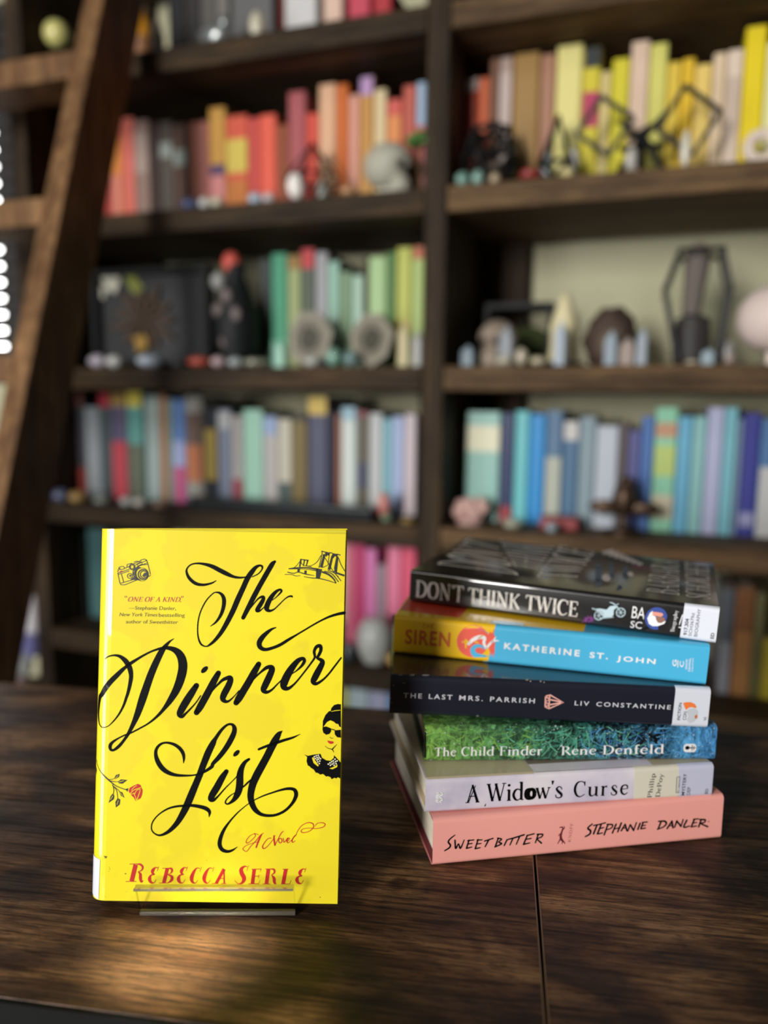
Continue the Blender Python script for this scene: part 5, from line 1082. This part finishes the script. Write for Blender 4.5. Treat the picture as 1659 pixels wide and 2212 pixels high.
def slice_(x0, x1, yt, yb, label, tilt):
    w = .035; u0, u1 = bc(x0, 730, w)[0], bc(x1, 730, w)[0]; z = SHELF[3]; h = bc((x0+x1)/2, yt, w)[1]-z
    r = root_at('geode_slice', (u0+u1)/2, w, z, R(tilt), label=label, cat='geode', group='geode slices leaning before the green books')
    n = 7; P = [((u1-u0)/2*(1+.12*math.sin(5*i+tilt))*math.cos(2*math.pi*(i+.25)/n), h/2+h/2*math.sin(2*math.pi*(i+.25)/n)) for i in range(n)]
    def ringed(s0, s1, y0, y1, nm, c):
        m = MB(); A = [(x*s0, h/2+(q-h/2)*s0) for x, q in P]; B = [(x*s1, h/2+(q-h/2)*s1) for x, q in P]
        vs = [(x, y, q) for y in (y0, y1) for S in (A, B) for x, q in S]; f = []
        for i in range(n):
            j = (i+1) % n; f += [(i, j, n+j, n+i), (2*n+i, 3*n+i, 3*n+j, 2*n+j), (i, 2*n+i, 2*n+j, j), (n+i, n+j, 3*n+j, 3*n+i)]
        m.add(vs, f); m.build(nm, mat(c, .55, spec=.2), r)
    ringed(1, .72, 0, .012, 'rim', (146, 140, 126)); ringed(.72, .45, .002, .010, 'banding', (120, 116, 102)); ringed(.45, .02, .004, .009, 'core', (72, 70, 58))
slice_(622, 712, 668, 790, 'banded grey geode slice with dark core before the teal green book', 8)
slice_(754, 852, 672, 790, 'creamy geode slice nearest the pale green and dark green books', -6)
for x0, x1, y, c, t in ((196, 230, 766, (176, 170, 180), 'lilac-white stone under the shadow box, nearest the ladder'), (232, 264, 768, (190, 192, 190), 'grey-white stone second along under the shadow box'), (302, 350, 765, (176, 186, 198), 'pale blue-white stone under the dried flower'), (372, 398, 774, (74, 78, 82), 'dark grey pebble under the shadow box right corner'), (408, 456, 770, (180, 84, 68), 'brick red stone below the right side of the shadow box'), (457, 488, 770, (188, 164, 166), 'pinkish stone just right of the brick red stone'), (494, 524, 772, (168, 176, 178), 'grey-blue pebble in front of the dark vase'), (528, 580, 774, (150, 152, 132), 'olive-grey pebble between vase and teal green book'), (660, 690, 770, (186, 190, 184), 'silvery ball between the two geode slices'), (704, 738, 752, (124, 168, 150), 'sea-green stone between the geode slices'), (742, 774, 758, (110, 140, 140), 'grey-teal stone under the creamy geode slice')):
    pebble(x0, x1, y, 3, c, t, .012)
crystal(592, 620, 732, 3, (150, 206, 182), 'mint crystal point before the teal green book', .02); crystal(860, 886, 690, 3, (206, 196, 150), 'tan crystal tower before the yellow-green book', .03, 0); crystal(890, 914, 712, 3, (190, 190, 186), 'frosty crystal point against the central upright', .03)
# right bay, third shelf
SK = (205, 195, 178)
u, wd, h, z = place(1050, 1195, 655, 3, .16)
dbx = root_at('dark_cloche_box', u, .15, z, label='dark low glass-topped box with moss behind the crystals on right third shelf', cat='box')
m = MB(); m.box((-wd/2, 0, 0), (wd/2, .1, .02)); m.box((-wd/2, 0, h-.01), (wd/2, .1, h))
for sx in (-wd/2, wd/2-.008):
    for sy in (0, .092): m.box((sx, sy, .0202), (sx+.008, sy+.008, h-.0102))
m.build('frame', BLK, dbx)
m = MB(); m.ball((wd*.1, .05, .02+h*.28), wd*.3, (1.1, .6, .75), 16, 10, lambda d: 1+.08*math.sin(9*d.x)*math.cos(8*d.y)); m.build('moss', mat((62, 72, 36), .9), dbx, smooth=True)
u, wd, h, z = place(1032, 1112, 690, 3, .07)
skull('skull', 'small bone-coloured skull at left of the right third shelf', u, .07, z, h/1.02, (150, 136, 120), R(-20))
for x0, x1, y, c, t in ((996, 1026, 745, (150, 168, 180), 'short blue-grey crystal at the left of right third shelf'), (1078, 1112, 700, (170, 176, 182), 'grey-white crystal standing before the small skull'), (1198, 1226, 690, (196, 210, 222), 'icy crystal point before the ivory figure'), (1306, 1336, 712, (176, 192, 204), 'pale blue crystal before the brown stone dome'), (1338, 1374, 728, (190, 174, 164), 'rosy quartz crystal between two pale blue crystals'), (1376, 1402, 706, (186, 198, 208), 'pale blue crystal nearest the coffin-shaped glass case'), (1514, 1546, 752, (176, 196, 206), 'short icy crystal at the foot of the coffin-shaped case')):
    crystal(x0, x1, y, 3, c, t, .025)
for x0, x1, y, c, t in ((1072, 1106, 768, (196, 188, 168), 'cream stone before the grey-white crystal'), (1112, 1140, 752, (192, 182, 160), 'sandy stone right of the cream one'), (1144, 1180, 770, (200, 190, 160), 'pale stone just left of the icy crystal'), (1476, 1512, 778, (196, 184, 158), 'flat cream stone below the coffin-shaped case'), (1562, 1590, 764, (166, 148, 140), 'brownish pink stone beside the large skull')):
    pebble(x0, x1, y, 3, c, t, .018)
pebble(1556, 1588, 734, 3, (150, 150, 148), 'grey ball behind the brownish pink stone', .06, 'stone_ball', 'ball')
u, wd, h, z = place(1186, 1258, 630, 3, .085)
gh = root_at('ivory_figure', u, .085, z, label='ivory draped figure standing in the middle of the right third shelf', cat='figurine')
m = MB(); m.lathe([(.0, 0), (wd*.62, 0), (wd*.62, .008), (0, .008)], 20); m.build('base', BLK, gh)
m = MB(); m.lathe([(0, .009), (wd*.48, .009), (wd*.42, h*.3), (wd*.44, h*.55), (wd*.28, h*.78), (wd*.2, h*.9), (wd*.08, h*.98), (0, h)], 20); m.build('draped_body', mat((226, 216, 172), .5, coat=.3), gh, smooth=True)
u, wd, h, z = place(1262, 1382, 655, 3, .1)
dm = root_at('stone_dome', u, .12, z, label='dark brown rough stone dome behind the pale blue crystals', cat='stone')
m = MB(); m.ball((0, 0, h*.42), 1, (wd*.5, .05, h*.55), 24, 16, lambda d: 1+.07*math.sin(7*d.x+2)*math.cos(9*d.z)+.04*math.sin(15*d.y)); 
for i, v in enumerate(m.v): m.v[i] = (v[0], v[1], max(v[2], 0))
m.build('rough_shell', mat((74, 58, 48), .8), dm, smooth=True)
m = MB(); m.ball((wd*.05, -.044, h*.35), 1, (wd*.26, .014, h*.26), 16, 10); m.build('quartz_face', mat((110, 98, 84), .3, coat=.4), dm, smooth=True)
# coffin-shaped glass case
w = .07; cu = bc(1500, 650, w)[0]; z = SHELF[3]
CP = [(bc(px, py, w)[0]-cu, max(bc(px, py, w)[1]-z, .004)) for px, py in ((1464,785),(1436,628),(1468,548),(1560,544),(1576,628),(1548,785))]
vs = [(x, y, q) for y in (-.03, .05) for x, q in CP]
fs = [tuple(range(6)), tuple(range(11, 5, -1))] + [(i, 6+i, 6+(i+1) % 6, (i+1) % 6) for i in range(6)]
cf = caged('coffin_case', 'coffin-shaped glass display case with black edges on right third shelf', 'display case', vs, edges_of(fs), fs, cu, w, z, .0035)
m = MB(); m.lathe([(0, .004), (.028, .004), (.03, .03), (.026, .075), (.012, .082), (0, .082)], 14); q = m.build('dark_contents', mat((58, 54, 54), .6), cf, smooth=True); q.location = (.0, .01, 0)
m = MB(); m.tube((-.004, .012, .082), (.002, .012, .17), .014, 10, .02); m.ball((.002, .012, .17), .02, (1, .7, 1.2), 12, 8); m.build('dried_bloom', mat((120, 110, 104), .8), cf, smooth=True)
u, wd, h, z = place(1646, 1764, 608, 3, .06)
skull('skull', 'large pinkish white skull at the right edge of the photo', u, .08, z, h/1.02, (226, 208, 200), R(70))
# left bay, fourth shelf
u, wd, h, z = place(415, 812, 1082, 4, .03)
ky = root_at('slim_case', u, .035, z, R(-1), label='long slim black case lying along the front of left fourth shelf', cat='case')
m = MB(); m.box((-wd/2, -.022, 0), (wd/2, .03, h*.55)); m.build('bottom_tray', BLK, ky, bevel=.003)
m = MB(); m.box((-wd/2, -.022, h*.56), (wd/2, .03, h)); m.build('lid', mat((34, 42, 44), .25, coat=.6), ky, bevel=.004)
for x0, x1, y, c, t in ((118, 146, 1056, (84, 90, 118), 'slate-blue bead at the left end of left fourth shelf'), (152, 186, 1060, (150, 122, 70), 'golden brown bead right of the slate-blue one'), (206, 236, 1070, (120, 126, 116), 'grey-green bead under the silver grey book'), (262, 288, 1072, (164, 166, 160), 'whitish stone under the yellow-topped teal book'), (289, 315, 1074, (172, 170, 160), 'whitish stone touching its twin, the right of the two'), (334, 362, 1080, (130, 106, 88), 'brown pebble left of the slim black case'), (640, 672, 1062, (150, 146, 136), 'grey-beige stone on the slim case below gold-lettered book'), (866, 896, 1118, (150, 124, 60), 'golden bead at right end of left fourth shelf'), (822, 848, 1108, (98, 118, 92), 'green bead right of the slim black case')):
    if t.startswith('grey-beige'): continue
    pebble(x0, x1, y, 4, c, t, .015)
pebble(816, 842, 1062, 4, (208, 134, 124), 'salmon pink ball before the aqua book', .05, 'ball', 'ball')
# right bay, fourth shelf
u, wd, h, z = place(962, 1040, 1090, 4, .05)
rs = root_at('stone_rose', u+.010, .06, z, label='pale pink carved rose at the left of right fourth shelf', cat='ornament')
m = MB()
for i in range(14):
    a = R(137.5*i); rr = wd*.38*math.sqrt(i/14); m.ball((rr*math.cos(a), rr*math.sin(a)*.6, wd*.17*1.1+.004+h*.3*(1+math.sin(i))), wd*.17, (1, .7, 1.1), 10, 8)
m.build('petals', mat((206, 168, 158), .6), rs, smooth=True)
m = MB(); m.lathe([(0, 0), (wd*.36, 0), (wd*.3, h*.3), (0, h*.3)], 16); m.build('foot', mat((186, 150, 142), .6), rs, smooth=True)
pebble(1084, 1130, 1118, 4, (160, 160, 140), 'grey-green stone under the turquoise book', .03)
pebble(1176, 1206, 1128, 4, (140, 152, 160), 'blue-grey stone below the bright blue book', .015)
u, wd, h, z = place(1166, 1248, 1118, 4, .05)
m = MB(); m.box((-wd/2, -.02, 0), (wd/2, .02, h)); tag(m.build('small_box', mat((140, 48, 48), .5), mtx=BM @ Matrix.Translation((u, .065, z)), bevel=.003), 'small dark red box under the slate blue and cream book', 'box')
u, wd, h, z = place(1272, 1430, 1040, 4, .05)
br = root_at('brass_figure', u, .05, z, label='dark brass winged figure in front of the purple book', cat='sculpture')
BR = mat((74, 56, 42), .4, .6, name='dark_brass')
m = MB(); m.lathe([(0, 0), (.03, 0), (.03, .008), (.008, .012), (.006, h*.6), (0, h*.6)], 14); m.build('stand', BR, br, smooth=True)
m = MB(); m.ball((0, 0, h*.66), .02, (1.0, .8, 1.5), 14, 10); m.ball((.002, -.002, h*.98), .012, n=10, m=8); m.build('body', BR, br, smooth=True)
for s, nm in ((-1, 'wing'), (1, 'wing')):
    m = MB(); m.ball((s*wd*.27, 0, h*.5), wd*.2, (1.1, .25, .55), 14, 8); m.build(nm, BR, br, smooth=True)
# left bay, fifth shelf
u, wd, h, z = place(772, 850, 1335, 5, .05)
m = MB(); m.lathe([(0, 0), (wd*.3, 0), (wd*.46, h*.3), (wd*.5, h*.6), (wd*.4, h*.85), (wd*.28, h*.95), (wd*.3, h)], 20); tag(m.build('vase', mat((186, 190, 184), .4, coat=.3), smooth=True, mtx=BM @ Matrix.Translation((u, .05, z))), 'grey-white ceramic vase beneath the pink books', 'vase')
pebble(836, 862, 1412, 5, (214, 170, 90), 'orange-yellow ball right of the grey-white vase', .04, 'ball', 'ball')
u, wd, h, z = place(738, 772, 1388, 5, .04)
m = MB(); m.lathe([(0, 0), (wd*.45, 0), (wd*.5, h*.6), (wd*.3, h), (0, h)], 14); tag(m.build('dark_jar', mat((44, 50, 54), .3, coat=.4), smooth=True, mtx=BM @ Matrix.Translation((u, .04, z))), 'dark jar left of the grey-white vase', 'jar')
# ------------------------------------------------------------------ things below the window, left of the bookcase
def lpt(px, py, Y):
    d = (px-CX)/FPX*RT - (py-CY)/FPX*UP + FW; s = Y/d.y; return EYE + d*s
SY = 1.86
P = lpt(58, 1486, SY)
stl = empty('stool', Matrix.Translation((P.x, SY, 0)), label='low dark stool in the shadow left of the bookcase', cat='stool')
m = MB(); m.lathe([(0, P.z-.03), (.09, P.z-.03), (.09, P.z-.0006), (0, P.z-.0006)], 24); m.build('seat', POSTWOOD, stl)
for i in range(4):
    a = R(45+90*i); m = MB(); m.tube((.08*math.cos(a), .08*math.sin(a), P.z-.031), (.1*math.cos(a), .1*math.sin(a), 0), .012); m.build('leg', POSTWOOD, stl)
def pile(px, yt, yb, wpx, col, name, label, cat, prof):
    a, b = lpt(px, yb, SY), lpt(px, yt, SY); h = b.z-a.z; r = wpx/2*SY/FPX
    m = MB(); m.lathe([(x*r, y*h) for x, y in prof], 18)
    return m, a, h, r
ROUND = [(0, 0), (.6, 0), (.9, .2), (1, .5), (.9, .8), (.5, .99), (0, 1)]
for px, yt, yb, wp, col, nm, lab, ct, pr in ((46,1456,1486,36,(128,108,108),'pot','dusky pink pot lowest on the dark stool','pot',[(0,0),(.8,0),(1,.9),(1,1),(0,1)]), (53,1416,1455.6,38,(150,152,150),'ball','grey-white ball on the dusky pink pot','ball',ROUND), (70,1362,1415.6,52,(110,110,160),'bowl','lavender-blue bowl balanced under the white bottle','bowl',[(0,0),(.6,0),(1,.5),(1,1),(0,1)])):
    m, a, h, r = pile(px, yt, yb, wp, col, nm, lab, ct, pr); tag(m.build(nm, mat(col, .5), smooth=True, mtx=Matrix.Translation(a)), lab, ct)
m, a, h, r = pile(72, 1284, 1361.6, 46, 0, 0, 0, 0, [(0,0),(.9,0),(1,.1),(1,.6),(.6,.85),(.4,1),(0,1)])
wb = empty('bottle', Matrix.Translation(a), label='white bottle with a dark red cap at the far left', cat='bottle')
m.build('body', mat((222, 218, 222), .4, coat=.3), wb, smooth=True)
m = MB(); m.lathe([(0, h+.0005), (r*.42, h+.0005), (r*.42, h*1.45), (0, h*1.45)], 16); m.build('cap', mat((130, 24, 34), .5), wb, smooth=True)
